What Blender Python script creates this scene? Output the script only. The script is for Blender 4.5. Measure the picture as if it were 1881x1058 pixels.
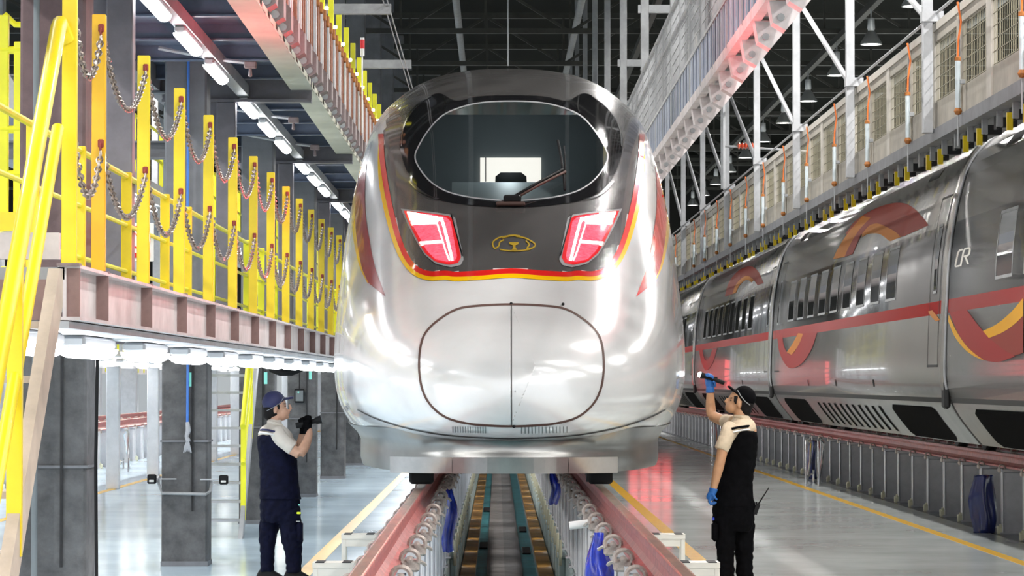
import bpy, bmesh, math, random
import numpy as np
from mathutils import Vector, Matrix, Euler
from mathutils.bvhtree import BVHTree

for o in list(bpy.data.objects):
    bpy.data.objects.remove(o)
SC = bpy.context.scene
COL = SC.collection
random.seed(7)
PI = math.pi

# ------------------------------------------------------------------ camera
F_PX, CAM_H = 5800.0, 1.85
VPX, VPY = 914.0, 700.0            # where the tracks vanish in the 1881x1058 frame
yaw = math.atan((940.5 - VPX) / F_PX)
pitch = math.atan((VPY - 529.0) / F_PX)
cd = bpy.data.cameras.new('camera')
cam = bpy.data.objects.new('camera', cd)
COL.objects.link(cam)
cd.sensor_width = 36.0
cd.lens = F_PX / 1881.0 * 36.0
cd.clip_start, cd.clip_end = 0.5, 500
cam.location = (0, 0, CAM_H)
cam.rotation_euler = (PI / 2 + pitch, 0, -yaw)
SC.camera = cam
CM = cam.rotation_euler.to_matrix()

def ray(x, y):
    """direction through a photo pixel"""
    return (CM @ Vector(((x - 940.5) / F_PX, -(y - 529.0) / F_PX, -1.0))).normalized()

def at(x, y, d):
    """point at depth d (metres down the hall) seen at a photo pixel"""
    r = ray(x, y)
    return Vector((0, 0, CAM_H)) + r * (d / r.y)

def proj(p):
    v = CM.transposed() @ (Vector(p) - Vector((0, 0, CAM_H)))
    return (940.5 + v.x / -v.z * F_PX, 529.0 - v.y / -v.z * F_PX)

# ------------------------------------------------------------------ world and exposure
w = bpy.data.worlds.new('world')
SC.world = w
w.use_nodes = True
bg = w.node_tree.nodes['Background']
bg.inputs[0].default_value = (0.93, 0.96, 1.0, 1)      # cool fill light added from behind, where the hall end is left open
bg.inputs[1].default_value = 1.3
SC.view_settings.view_transform = 'Standard'
SC.view_settings.look = 'None'
SC.view_settings.gamma = 1.0
SC.view_settings.use_curve_mapping = False
SC.view_settings.exposure = 0.45
SC.cycles.max_bounces = 8
SC.cycles.glossy_bounces = 5
SC.cycles.transparent_max_bounces = 12
SC.cycles.sample_clamp_indirect = 6.0
SC.cycles.caustics_reflective = False
SC.cycles.caustics_refractive = False

# ------------------------------------------------------------------ materials
MAT = {}
def mat(name, col, rough=0.5, metal=0.0, var=0.0, vscale=6.0, bump=0.0, bscale=40.0, coat=0.0,
        emit=None, estr=0.0, spec=0.5, trans=0.0, alpha=1.0, col2=None, stretch=None, rvar=0.0):
    if name in MAT:
        return MAT[name]
    m = bpy.data.materials.new(name)
    m.use_nodes = True
    nt = m.node_tree
    b = nt.nodes['Principled BSDF']
    b.inputs['Base Color'].default_value = (*col, 1)
    b.inputs['Roughness'].default_value = rough
    b.inputs['Metallic'].default_value = metal
    b.inputs['Specular IOR Level'].default_value = spec
    b.inputs['Coat Weight'].default_value = coat
    b.inputs['Coat Roughness'].default_value = 0.06
    b.inputs['Transmission Weight'].default_value = trans
    b.inputs['Alpha'].default_value = alpha
    if emit:
        b.inputs['Emission Color'].default_value = (*emit, 1)
        b.inputs['Emission Strength'].default_value = estr
    if var or bump or rvar:
        tc = nt.nodes.new('ShaderNodeTexCoord')
        src = tc.outputs['Object']
        if stretch:
            mp = nt.nodes.new('ShaderNodeMapping')
            mp.inputs['Scale'].default_value = stretch
            nt.links.new(src, mp.inputs[0]); src = mp.outputs[0]
        if var or rvar:
            n = nt.nodes.new('ShaderNodeTexNoise')
            n.inputs['Scale'].default_value = vscale
            n.inputs['Detail'].default_value = 5
            n.inputs['Roughness'].default_value = 0.65
            nt.links.new(src, n.inputs['Vector'])
        if var:
            r = nt.nodes.new('ShaderNodeValToRGB')
            c2 = col2 if col2 else tuple(max(0, c * (1 - var)) for c in col)
            c1 = col if col2 else tuple(min(1, c * (1 + var * 0.5)) for c in col)
            r.color_ramp.elements[0].position = 0.35
            r.color_ramp.elements[1].position = 0.65
            r.color_ramp.elements[0].color = (*c2, 1)
            r.color_ramp.elements[1].color = (*c1, 1)
            nt.links.new(n.outputs['Fac'], r.inputs[0])
            nt.links.new(r.outputs[0], b.inputs['Base Color'])
        if rvar:
            mr = nt.nodes.new('ShaderNodeMapRange')
            mr.inputs[1].default_value, mr.inputs[2].default_value = 0.3, 0.7
            mr.inputs[3].default_value, mr.inputs[4].default_value = max(0.02, rough - rvar), rough + rvar
            nt.links.new(n.outputs['Fac'], mr.inputs[0])
            nt.links.new(mr.outputs[0], b.inputs['Roughness'])
        if bump:
            n2 = nt.nodes.new('ShaderNodeTexNoise')
            n2.inputs['Scale'].default_value = bscale
            n2.inputs['Detail'].default_value = 4
            nt.links.new(src, n2.inputs['Vector'])
            bp = nt.nodes.new('ShaderNodeBump')
            bp.inputs['Strength'].default_value = bump
            bp.inputs['Distance'].default_value = 0.01
            nt.links.new(n2.outputs['Fac'], bp.inputs['Height'])
            nt.links.new(bp.outputs[0], b.inputs['Normal'])
    MAT[name] = m
    return m

mat('floor', (0.56, 0.71, 0.82), 0.14, var=0.05, vscale=0.5, rvar=0.03)
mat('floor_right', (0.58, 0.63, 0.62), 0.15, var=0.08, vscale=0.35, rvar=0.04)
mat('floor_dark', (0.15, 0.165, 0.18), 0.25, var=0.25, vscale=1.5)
mat('line_yellow', (0.85, 0.48, 0.03), 0.3, var=0.15, vscale=8)
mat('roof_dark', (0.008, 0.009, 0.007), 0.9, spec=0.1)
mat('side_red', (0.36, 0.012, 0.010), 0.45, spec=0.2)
mat('side_dark', (0.30, 0.03, 0.015), 0.45, spec=0.2)
mat('side_yellow', (0.85, 0.42, 0.0), 0.45, spec=0.2)
mat('side_orange', (0.60, 0.20, 0.01), 0.45, spec=0.2)
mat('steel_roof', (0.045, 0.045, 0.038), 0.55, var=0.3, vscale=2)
mat('wall_grey', (0.30, 0.32, 0.34), 0.7, var=0.2, vscale=1.0)
mat('wall_white', (0.8, 0.82, 0.84), 0.7)
mat('wall_dark', (0.014, 0.014, 0.012), 0.9)
mat('silver', (0.84, 0.845, 0.85), 0.2, metal=0.2, coat=0.6, var=0.04, vscale=2.0)
mat('silver_side', (0.37, 0.36, 0.34), 0.24, metal=0.65, coat=0.4, var=0.06, vscale=1.5)
mat('hood_grey', (0.17, 0.165, 0.163), 0.27, metal=0.6, coat=0.5)
mat('black_gloss', (0.012, 0.012, 0.014), 0.06, coat=1.0)
mat('band_grey', (0.115, 0.115, 0.118), 0.13, metal=0.5, coat=0.7)
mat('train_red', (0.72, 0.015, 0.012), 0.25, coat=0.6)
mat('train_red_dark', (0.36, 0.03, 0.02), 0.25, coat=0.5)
mat('train_yellow', (0.95, 0.55, 0.0), 0.25, coat=0.6)
mat('train_orange', (0.62, 0.22, 0.02), 0.25, coat=0.5)
mat('gold', (0.55, 0.36, 0.03), 0.35, metal=0.4)
mat('seal', (0.09, 0.045, 0.035), 0.6)
mat('seam', (0.03, 0.03, 0.03), 0.6)
mat('lens_red', (0.75, 0.16, 0.22), 0.12, coat=1.0, var=0.6, vscale=26, emit=(1.0, 0.08, 0.14), estr=0.8)
mat('lens_rim', (0.5, 0.02, 0.03), 0.2, coat=1.0, emit=(1.0, 0.02, 0.02), estr=0.35)
mat('led_red', (1, 0.7, 0.65), 0.4, emit=(1.0, 0.42, 0.34), estr=7.0)
mat('black', (0.010, 0.010, 0.011), 0.6, spec=0.2)
mat('void', (0.004, 0.004, 0.004), 0.9, spec=0.03)
mat('black_rubber', (0.02, 0.02, 0.022), 0.7, var=0.3, vscale=20)
mat('cab_dark', (0.16, 0.18, 0.19), 0.6)
mat('cab_white', (0.9, 0.82, 0.76), 0.6, emit=(1.0, 0.9, 0.82), estr=0.9)
mat('rail_red', (0.46, 0.12, 0.11), 0.4, var=0.3, vscale=9, bump=0.2)
mat('rail_top', (0.33, 0.20, 0.13), 0.32, metal=0.5, var=0.4, vscale=14, stretch=(1, 0.15, 1))
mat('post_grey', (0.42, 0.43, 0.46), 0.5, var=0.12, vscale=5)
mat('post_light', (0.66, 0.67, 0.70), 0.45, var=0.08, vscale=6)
mat('clip', (0.50, 0.43, 0.39), 0.42, metal=0.25, var=0.3, vscale=30)
mat('clip_pale', (0.63, 0.62, 0.46), 0.5)
mat('yellow', (0.88, 0.66, 0.012), 0.38, var=0.06, vscale=5, coat=0.15)
mat('yellow_deep', (0.85, 0.47, 0.008), 0.4, var=0.06, vscale=5, coat=0.15)
mat('yellow_lemon', (0.83, 0.80, 0.02), 0.4, var=0.06, vscale=5)
mat('tan', (0.52, 0.43, 0.35), 0.55, var=0.15, vscale=6)
mat('beam_pink', (0.68, 0.62, 0.62), 0.45, var=0.2, vscale=3)
mat('stiff_brown', (0.26, 0.16, 0.145), 0.5, var=0.2, vscale=9)
mat('column_grey', (0.105, 0.105, 0.108), 0.75, var=0.4, vscale=5, bump=0.5, bscale=30)
mat('column_maroon', (0.135, 0.085, 0.088), 0.6, var=0.25, vscale=4, bump=0.2)
mat('column_blue', (0.17, 0.175, 0.19), 0.55, var=0.2, vscale=3)
mat('steel_purple', (0.19, 0.18, 0.205), 0.5, var=0.2, vscale=3)
mat('steel_blue', (0.13, 0.16, 0.23), 0.4, var=0.25, vscale=2)
mat('steel_slat', (0.30, 0.34, 0.43), 0.45, var=0.3, vscale=3)
mat('steel_light', (0.42, 0.43, 0.45), 0.42, metal=0.2, var=0.15, vscale=4)
mat('steel_mid', (0.33, 0.34, 0.35), 0.45, metal=0.2, var=0.2, vscale=4)
mat('cream', (0.60, 0.60, 0.50), 0.5, var=0.12, vscale=2)
mat('bracket_brown', (0.25, 0.19, 0.19), 0.55, var=0.25, vscale=9)
mat('slat_rust', (0.30, 0.105, 0.05), 0.55, var=0.5, vscale=7)
mat('rust_orange', (0.42, 0.15, 0.03), 0.6, var=0.4, vscale=20)
mat('chrome', (0.72, 0.72, 0.73), 0.16, metal=1.0)
mat('chain', (0.42, 0.35, 0.31), 0.32, metal=0.85, var=0.4, vscale=60)
mat('hook_red', (0.28, 0.04, 0.03), 0.55)
mat('batten_body', (0.62, 0.63, 0.65), 0.35, metal=0.3)
mat('led_white', (1, 1, 1), 0.5, emit=(0.94, 0.97, 1.0), estr=14.0)
mat('led_upper', (1, 1, 1), 0.5, emit=(0.97, 0.98, 1.0), estr=12.0)
mat('lamp_shell', (0.65, 0.66, 0.66), 0.3, metal=0.6)
mat('lamp_glow', (1, 1, 1), 0.5, emit=(1.0, 0.97, 0.9), estr=14.0)
mat('fence_beige', (0.36, 0.33, 0.28), 0.55, var=0.18, vscale=2.5)
mat('fence_frame', (0.47, 0.44, 0.39), 0.5, var=0.14, vscale=3)
mat('wire', (0.26, 0.24, 0.17), 0.5, metal=0.4)
mat('hose_orange', (0.85, 0.20, 0.04), 0.45)
mat('hose_blue', (0.06, 0.20, 0.62), 0.45)
mat('cylinder_pale', (0.62, 0.70, 0.74), 0.3, metal=0.3)
mat('green', (0.05, 0.28, 0.15), 0.5)
mat('teal', (0.10, 0.42, 0.47), 0.35, var=0.5, vscale=3.0, col2=(0.05, 0.22, 0.25))
mat('teal_pale', (0.50, 0.62, 0.62), 0.4, var=0.12, vscale=3)
mat('mat_light', (0.22, 0.20, 0.19), 0.8, var=0.25, vscale=5, bump=0.6, bscale=60)
mat('mat_dark', (0.15, 0.14, 0.14), 0.8, var=0.25, vscale=5, bump=0.6, bscale=60)
mat('plank', (0.45, 0.22, 0.035), 0.45, var=0.45, vscale=3, stretch=(1, 0.6, 1))
mat('plastic_blue', (0.014, 0.045, 0.50), 0.22, coat=0.4, var=0.5, vscale=7)
mat('plastic_navy', (0.01, 0.02, 0.13), 0.25, coat=0.4)
mat('white', (0.85, 0.85, 0.85), 0.45)
mat('signal_red', (0.8, 0.05, 0.05), 0.4, emit=(1.0, 0.13, 0.14), estr=1.6)
mat('white_paint', (0.66, 0.64, 0.58), 0.45)
mat('skin', (0.60, 0.34, 0.23), 0.5, var=0.1, vscale=18)
mat('skin_warm', (0.58, 0.31, 0.17), 0.5, var=0.1, vscale=18)
mat('lips', (0.45, 0.17, 0.13), 0.45)
mat('navy', (0.0035, 0.0045, 0.018), 0.8, spec=0.12, var=0.4, vscale=14, bump=0.35, bscale=22)
mat('black_cloth', (0.003, 0.003, 0.004), 0.85, spec=0.08, var=0.4, vscale=14, bump=0.35, bscale=22)
mat('shirt', (0.66, 0.60, 0.53), 0.8, var=0.08, vscale=9, bump=0.3, bscale=24)
mat('shirt_warm', (0.66, 0.53, 0.38), 0.8, var=0.12, vscale=9, bump=0.3, bscale=24)
mat('cap_navy', (0.02, 0.022, 0.085), 0.6)
mat('glove_blue', (0.02, 0.13, 0.42), 0.5)
mat('hair', (0.010, 0.008, 0.008), 0.7, spec=0.2)
mat('reflective', (0.75, 0.74, 0.72), 0.4)
mat('hi_vis', (0.65, 0.75, 0.03), 0.4, emit=(0.7, 0.85, 0.05), estr=0.2)
mat('pit_glow', (1, 1, 1), 0.5, emit=(0.95, 0.98, 1.0), estr=10.0)
mat('torch_glow', (1, 1, 1), 0.5, emit=(0.9, 0.96, 1.0), estr=60.0)
mat('screen_green', (0.25, 0.5, 0.5), 0.3, emit=(0.1, 0.9, 0.6), estr=0.25)
mat('sign_red', (0.75, 0.02, 0.03), 0.4)
mat('purple_panel', (0.16, 0.12, 0.30), 0.4)
mat('skirt_metal', (0.34, 0.34, 0.33), 0.28, metal=0.8, var=0.12, vscale=2)
mat('plate_metal', (0.50, 0.46, 0.44), 0.28, metal=0.75, var=0.15, vscale=3)
mat('window_side', (0.02, 0.022, 0.024), 0.05, coat=1.0)
mat('ribbed', (0.30, 0.31, 0.31), 0.3, metal=0.8)
mat('insulator', (0.60, 0.10, 0.05), 0.3, coat=0.5)

gm = bpy.data.materials.new('cab_glass')
gm.use_nodes = True
nt = gm.node_tree
for n in list(nt.nodes):
    nt.nodes.remove(n)
out = nt.nodes.new('ShaderNodeOutputMaterial')
mx = nt.nodes.new('ShaderNodeMixShader')
tr = nt.nodes.new('ShaderNodeBsdfTransparent'); tr.inputs[0].default_value = (0.72, 0.78, 0.78, 1)
gl = nt.nodes.new('ShaderNodeBsdfGlossy'); gl.inputs['Roughness'].default_value = 0.03
fr = nt.nodes.new('ShaderNodeFresnel'); fr.inputs[0].default_value = 1.5
nt.links.new(fr.outputs[0], mx.inputs[0]); nt.links.new(tr.outputs[0], mx.inputs[1]); nt.links.new(gl.outputs[0], mx.inputs[2])
nt.links.new(mx.outputs[0], out.inputs[0])
MAT['cab_glass'] = gm

# ------------------------------------------------------------------ geometry helpers
class MB:
    """collects simple shapes and links them as one mesh object"""
    def __init__(s):
        s.v = []; s.f = []; s.m = []; s.cur = 0
    def add(s, vs, fs):
        o = len(s.v)
        s.v.extend([tuple(p) for p in vs])
        s.f.extend([tuple(i + o for i in f) for f in fs])
        s.m.extend([s.cur] * len(fs))
        return s
    def box(s, x0, x1, y0, y1, z0, z1):
        vs = [(x0, y0, z0), (x1, y0, z0), (x1, y1, z0), (x0, y1, z0), (x0, y0, z1), (x1, y0, z1), (x1, y1, z1), (x0, y1, z1)]
        return s.add(vs, [(3, 2, 1, 0), (4, 5, 6, 7), (0, 1, 5, 4), (1, 2, 6, 5), (2, 3, 7, 6), (3, 0, 4, 7)])
    def cbox(s, c, sx, sy, sz):
        return s.box(c[0] - sx / 2, c[0] + sx / 2, c[1] - sy / 2, c[1] + sy / 2, c[2] - sz / 2, c[2] + sz / 2)
    def bbox(s, c, sx, sy, sz, b=0.01):
        """box with chamfered vertical edges and top"""
        x, y, z = c; hx, hy, hz = sx / 2, sy / 2, sz / 2
        def ring(dx, dy, zz, bb):
            return [(x - dx + bb, y - dy, zz), (x + dx - bb, y - dy, zz), (x + dx, y - dy + bb, zz), (x + dx, y + dy - bb, zz),
                    (x + dx - bb, y + dy, zz), (x - dx + bb, y + dy, zz), (x - dx, y + dy - bb, zz), (x - dx, y - dy + bb, zz)]
        rings = [ring(hx - b, hy - b, z - hz, b * .6), ring(hx, hy, z - hz + b, b), ring(hx, hy, z + hz - b, b), ring(hx - b, hy - b, z + hz, b * .6)]
        return s.loft(rings, cap=True)
    def loft(s, rings, cap=False, closed=True):
        n = len(rings[0]); vs = [p for r in rings for p in r]; fs = []
        for k in range(len(rings) - 1):
            for i in range(n if closed else n - 1):
                j = (i + 1) % n
                fs.append((k * n + i, k * n + j, (k + 1) * n + j, (k + 1) * n + i))
        if cap:
            fs.append(tuple(range(n - 1, -1, -1)))
            fs.append(tuple(range((len(rings) - 1) * n, len(rings) * n)))
        return s.add(vs, fs)
    def bar(s, a, b, w, h=None, up=(0, 0, 1)):
        """rectangular bar from a to b"""
        h = w if h is None else h
        a, b = Vector(a), Vector(b); t = (b - a).normalized(); u = Vector(up)
        if abs(t.dot(u)) > 0.98:
            u = Vector((0, 1, 0))
        sx = t.cross(u).normalized(); sz = sx.cross(t)
        r = lambda p: [p - sx * w / 2 - sz * h / 2, p + sx * w / 2 - sz * h / 2, p + sx * w / 2 + sz * h / 2, p - sx * w / 2 + sz * h / 2]
        return s.loft([r(a), r(b)], cap=True)
    def tube(s, pts, rad, n=8, cap=True, closed=False):
        pts = [Vector(p) for p in pts]
        rads = rad if isinstance(rad, (list, tuple)) else [rad] * len(pts)
        rings = []; prev = None
        for k, p in enumerate(pts):
            if closed:
                t = pts[(k + 1) % len(pts)] - pts[k - 1]
            else:
                t = pts[min(k + 1, len(pts) - 1)] - pts[max(k - 1, 0)]
            t.normalize()
            if prev is None:
                u = Vector((0, 0, 1)) if abs(t.z) < 0.9 else Vector((1, 0, 0))
                sx = t.cross(u).normalized()
            else:
                sx = (prev - t * prev.dot(t)).normalized()
            prev = sx; sy = t.cross(sx)
            rings.append([p + sx * rads[k] * math.cos(2 * PI * i / n) + sy * rads[k] * math.sin(2 * PI * i / n) for i in range(n)])
        if closed:
            rings.append(rings[0])
        return s.loft(rings, cap=cap and not closed)
    def cyl(s, a, b, r, n=12, r2=None):
        return s.tube([a, b], [r, r if r2 is None else r2], n)
    def lathe(s, prof, c, n=16, axis='z'):
        rings = []
        for r, h in prof:
            ring = []
            for i in range(n):
                q = 2 * PI * i / n
                if axis == 'z':
                    ring.append((c[0] + r * math.cos(q), c[1] + r * math.sin(q), c[2] + h))
                elif axis == 'x':
                    ring.append((c[0] + h, c[1] + r * math.cos(q), c[2] + r * math.sin(q)))
                else:
                    ring.append((c[0] + r * math.sin(q), c[1] + h, c[2] + r * math.cos(q)))
            rings.append(ring)
        return s.loft(rings, cap=True)
    def prism(s, poly, axis, a0, a1):
        """extrude a 2D polygon; axis names the extrusion direction"""
        def P(u, v, a):
            return {'x': (a, u, v), 'y': (u, a, v), 'z': (u, v, a)}[axis]
        n = len(poly)
        vs = [P(u, v, a0) for u, v in poly] + [P(u, v, a1) for u, v in poly]
        fs = [tuple(range(n - 1, -1, -1)), tuple(range(n, 2 * n))] + [(i, (i + 1) % n, n + (i + 1) % n, n + i) for i in range(n)]
        return s.add(vs, fs)
    def mesh(s, name, mats, smooth=False, fix=True):
        me = bpy.data.meshes.new(name)
        me.from_pydata(s.v, [], s.f)
        for m in (mats if isinstance(mats, (list, tuple)) else [mats]):
            me.materials.append(MAT[m])
        if s.m and max(s.m) > 0:
            me.polygons.foreach_set('material_index', s.m)
        if fix:
            bm = bmesh.new(); bm.from_mesh(me)
            bmesh.ops.recalc_face_normals(bm, faces=bm.faces)
            bm.to_mesh(me); bm.free()
        if smooth:
            me.polygons.foreach_set('use_smooth', [True] * len(me.polygons))
            if smooth != 'all':
                try:
                    me.set_sharp_from_angle(angle=math.radians(40))
                except Exception:
                    pass
        me.update()
        return me
    def build(s, name, mats, parent=None, smooth=False, fix=True):
        return link(name, s.mesh(name, mats, smooth, fix), parent)

def link(name, me, parent=None, loc=None):
    o = bpy.data.objects.new(name, me)
    COL.objects.link(o)
    if parent is not None:
        o.parent = parent
    if loc is not None:
        o.location = loc
    return o

def tag(o, label, cat, group=None):
    o['label'] = label; o['category'] = cat
    if group:
        o['group'] = group
    return o

def thing(name, label, cat, loc=(0, 0, 0), group=None, rz=0.0):
    o = bpy.data.objects.new(name, None)
    COL.objects.link(o)
    o.empty_display_size = 0.1
    o.location = loc; o.rotation_euler = (0, 0, rz)
    return tag(o, label, cat, group)

def struct(o):
    o['kind'] = 'structure'
    return o

def dup(root, loc, label=None, rz=None, group=None):
    r = root.copy(); COL.objects.link(r); r.location = loc
    if rz is not None:
        r.rotation_euler = (0, 0, rz)
    if label:
        r['label'] = label
    if group:
        r['group'] = group
    for ch in root.children:
        c = ch.copy(); COL.objects.link(c); c.parent = r
        for g in ch.children:
            k = g.copy(); COL.objects.link(k); k.parent = c
    return r

def catmull(pts, n=8, closed=False):
    pts = [Vector(p) for p in pts]; out = []; N = len(pts)
    for i in range(N if closed else N - 1):
        p0 = pts[(i - 1) % N] if (closed or i > 0) else pts[0] * 2 - pts[1]
        p1, p2 = pts[i], pts[(i + 1) % N]
        p3 = pts[(i + 2) % N] if (closed or i + 2 < N) else p2 * 2 - p1
        for k in range(n):
            t = k / n
            out.append(0.5 * ((2 * p1) + (p2 - p0) * t + (2 * p0 - 5 * p1 + 4 * p2 - p3) * t * t + (3 * p1 - p0 - 3 * p2 + p3) * t ** 3))
    if not closed:
        out.append(pts[-1])
    return out

def pchip(xs, ys):
    xs = np.array(xs, float); ys = np.array(ys, float)
    h = np.diff(xs); dl = np.diff(ys) / h
    m = np.zeros(len(xs)); m[0], m[-1] = dl[0], dl[-1]
    for i in range(1, len(xs) - 1):
        if dl[i - 1] * dl[i] > 0:
            w1, w2 = 2 * h[i] + h[i - 1], h[i] + 2 * h[i - 1]
            m[i] = (w1 + w2) / (w1 / dl[i - 1] + w2 / dl[i])
    def f(x):
        i = int(min(max(np.searchsorted(xs, x) - 1, 0), len(xs) - 2))
        t = (min(max(x, xs[0]), xs[-1]) - xs[i]) / h[i]
        return float((2 * t ** 3 - 3 * t * t + 1) * ys[i] + (t ** 3 - 2 * t * t + t) * h[i] * m[i] + (-2 * t ** 3 + 3 * t * t) * ys[i + 1] + (t ** 3 - t * t) * h[i] * m[i + 1])
    return f

def sstep(a, b, x):
    t = min(max((x - a) / (b - a), 0), 1)
    return t * t * (3 - 2 * t)

# key planes of the hall (metres)
X0 = 0.11            # centre of the near track
XR = 7.0             # centre of the right-hand track
ZR = 0.97            # top of rail above the hall floor
D_END = 150.0        # far end of the hall
# ------------------------------------------------------------------ lights of the hall (the lamps carry them)
def high_bay_mesh():
    body = MB().lathe([(0.02, 0.62), (0.075, 0.6), (0.09, 0.36), (0.07, 0.32), (0.10, 0.28), (0.24, 0.05), (0.25, 0.0), (0.235, 0.0), (0.20, 0.06)], (0, 0, 0), 18)
    return body.mesh('lamp_shade', 'lamp_shell', True), MB().lathe([(0.0, 0.035), (0.21, 0.03), (0.21, 0.02), (0.0, 0.0)], (0, 0, 0), 18).mesh('lamp_glow', 'lamp_glow', True), \
        MB().cyl((0, 0, 0.6), (0, 0, 0.81), 0.02, 6).mesh('hanger_rod', 'steel_mid')
HB = high_bay_mesh()
LAMP_W = 430.0
lamp_data = bpy.data.lights.new('high_bay_light', 'AREA')
lamp_data.shape = 'DISK'; lamp_data.size = 0.42; lamp_data.energy = LAMP_W; lamp_data.color = (1.0, 0.975, 0.94)
aisle_fill_data = lamp_data.copy(); aisle_fill_data.energy = 260.0  # for the lamp row added out of frame to brighten aisle floor and nose
ROWS = {-24.0: 'near the white side wall', -8.5: 'over the first empty track', 3.6: 'added out of view above the aisle', 8.5: 'over the swirl-painted train', 20.0: 'beyond the swirl-painted train'}
for X, where in ROWS.items():
    d = -16.0
    while d < (58 if X == 3.6 else 140):
        t = thing('high_bay_lamp', 'bell-shaped high bay lamp hanging from the dark roof, ' + where, 'ceiling lamp', (X, d, 9.5), 'high bay lamps ' + where)
        link('lamp_shade', HB[0], t); link('lamp_glow', HB[1], t); link('hanger_rod', HB[2], t)
        lo = bpy.data.objects.new('high_bay_light', aisle_fill_data if X == 3.6 else lamp_data); COL.objects.link(lo); lo.parent = t; lo.location = (0, 0, -0.03)
        d += 7.3

# ------------------------------------------------------------------ floor, pit, walls, roof
PIT = 0.62
PITZ = -0.6
XL, XRW = -36.0, 27.0
struct(MB().box(XL, X0 - PIT - 0.02, -22, D_END, -0.9, 0).build('floor', 'floor'))
struct(MB().box(X0 + PIT + 0.02, 6.0, -22, D_END, -0.9, 0).build('floor', 'floor_right'))
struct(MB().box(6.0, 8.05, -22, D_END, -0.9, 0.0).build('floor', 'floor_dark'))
struct(MB().box(8.05, XRW, -22, D_END, -0.9, 0).build('floor', 'floor_right'))
pf = struct(MB().box(X0 - PIT - 0.02, X0 + PIT + 0.02, -22, D_END, -1.0, PITZ).build('floor', 'teal'))
lines = [(X0 - 1.97, 0.15), (X0 + 1.97, 0.16), (5.34, 0.13), (-6.6, 0.13), (-7.2 - 4.4, 0.13)]
for i, (x, wd) in enumerate(lines):
    struct(MB().box(x - wd / 2, x + wd / 2, -22, D_END - 1, 0.0, 0.003).build('trim_%d' % (i + 1), 'line_yellow'))
struct(MB().box(XL, XRW, D_END, D_END + 0.3, 0, 13).build('wall_back', 'wall_dark'))
struct(MB().box(XL - 0.3, XL, -22, D_END, 0, 13).build('wall_left', 'wall_white'))
struct(MB().box(XRW, XRW + 0.3, -22, D_END, 0, 13).build('wall_right', 'wall_grey'))
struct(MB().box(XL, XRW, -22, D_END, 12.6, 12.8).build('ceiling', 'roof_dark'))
# pit: rubber mat in two tones, plank ledges, pale wall panels
mt = thing('walkway_mat', 'grey ribbed two-tone walkway mat along the bottom of the inspection pit', 'mat', (X0 - 0.02, 30, PITZ))
MB().box(-0.23, 0.0, -5, 110, 0.0, 0.02).build('mat_strip', 'mat_light', mt)
MB().box(0.0, 0.23, -5, 110, 0.0, 0.02).build('mat_strip', 'mat_dark', mt)
for s, nm in ((-1, 'left'), (1, 'right')):
    lt = thing('plank_ledge', 'orange-brown plank ledge of the pit floor on the %s-capped worker\'s side' % ('black' if s > 0 else 'navy'), 'ledge', (X0 + s * 0.46, 0, PITZ))
    pm = MB().box(-0.085, 0.085, 0.01, 2.38, 0.16, 0.2).mesh('plank', 'plank')
    sm = MB().box(-0.07, 0.07, 0.05, 2.34, 0.0, 0.16).mesh('ledge_support', 'steel_mid')
    for k in range(32):
        p = link('plank', pm, lt, (0, 30 + k * 2.4, 0)); link('ledge_support', sm, p)
    struct(MB().box(X0 + s * (PIT + 0.02) - 0.01, X0 + s * (PIT + 0.02) + 0.01, 5, D_END, PITZ, -0.01).build('wall_pit', 'teal_pale'))
# lamps set into the pit walls between the piers
plb = MB().bbox((0, 0, 0), 0.05, 0.56, 0.12, 0.01).mesh('lamp_housing', 'white')
for s in (-1, 1):
    for k in range(18):
        t = thing('pit_lamp', 'white wall lamp in the inspection pit, on the %s-capped worker\'s side' % ('black' if s > 0 else 'navy'), 'lamp', (X0 + s * 0.60, 24.0 + 1.65 * 2 * k + 0.4 + 0.825, -0.22), 'pit lamps %s' % ('under the right rail' if s > 0 else 'under the left rail'))
        link('lamp_housing', plb, t)
        MB().box(-s * 0.025 - 0.003, -s * 0.025 + 0.003, -0.26, 0.26, -0.045, 0.045).build('lamp_glass', 'pit_glow', t)
# small black drain covers beside the mat
for k, (sx, d) in enumerate(((-0.315, 47), (-0.315, 60), (0.30, 45.5), (0.30, 52))):
    o = MB().bbox((0, 0, 0.012), 0.12, 1.6, 0.024, 0.006).build('drain_cover', 'black')
    o.location = (X0 + sx, d, PITZ)
    tag(o, 'small black drain cover beside the walkway mat in the pit', 'drain cover', 'pit drain covers')

# ------------------------------------------------------------------ roof steelwork
tm = MB()
tm.box(XL, XRW, -0.09, 0.09, 10.46, 10.58).box(XL, XRW, -0.10, 0.10, 11.75, 11.9)
x = XL; up = True
while x < XRW - 1.5:
    a, b = (x, 0, 10.5 if up else 11.8), (x + 2.1, 0, 11.8 if up else 10.5)
    tm.bar(a, b, 0.07); tm.bar((x, 0, 10.5), (x, 0, 11.8), 0.06)
    x += 2.1; up = not up
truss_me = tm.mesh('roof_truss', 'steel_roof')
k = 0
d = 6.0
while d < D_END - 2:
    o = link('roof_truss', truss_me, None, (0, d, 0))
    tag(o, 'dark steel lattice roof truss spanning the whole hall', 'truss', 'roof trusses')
    d += 8.0
for i, x in enumerate((-30, -24.0, -16, -8.5, 3.6, 8.5, 14.0, 20.0)):
    o = MB().box(-0.07, 0.07, -24, 140, 0, 0.16).build('roof_purlin', 'steel_roof')
    o.location = (x, 6, 10.3)
    tag(o, 'long dark purlin running down the hall under the trusses', 'purlin', 'roof purlins')
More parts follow.
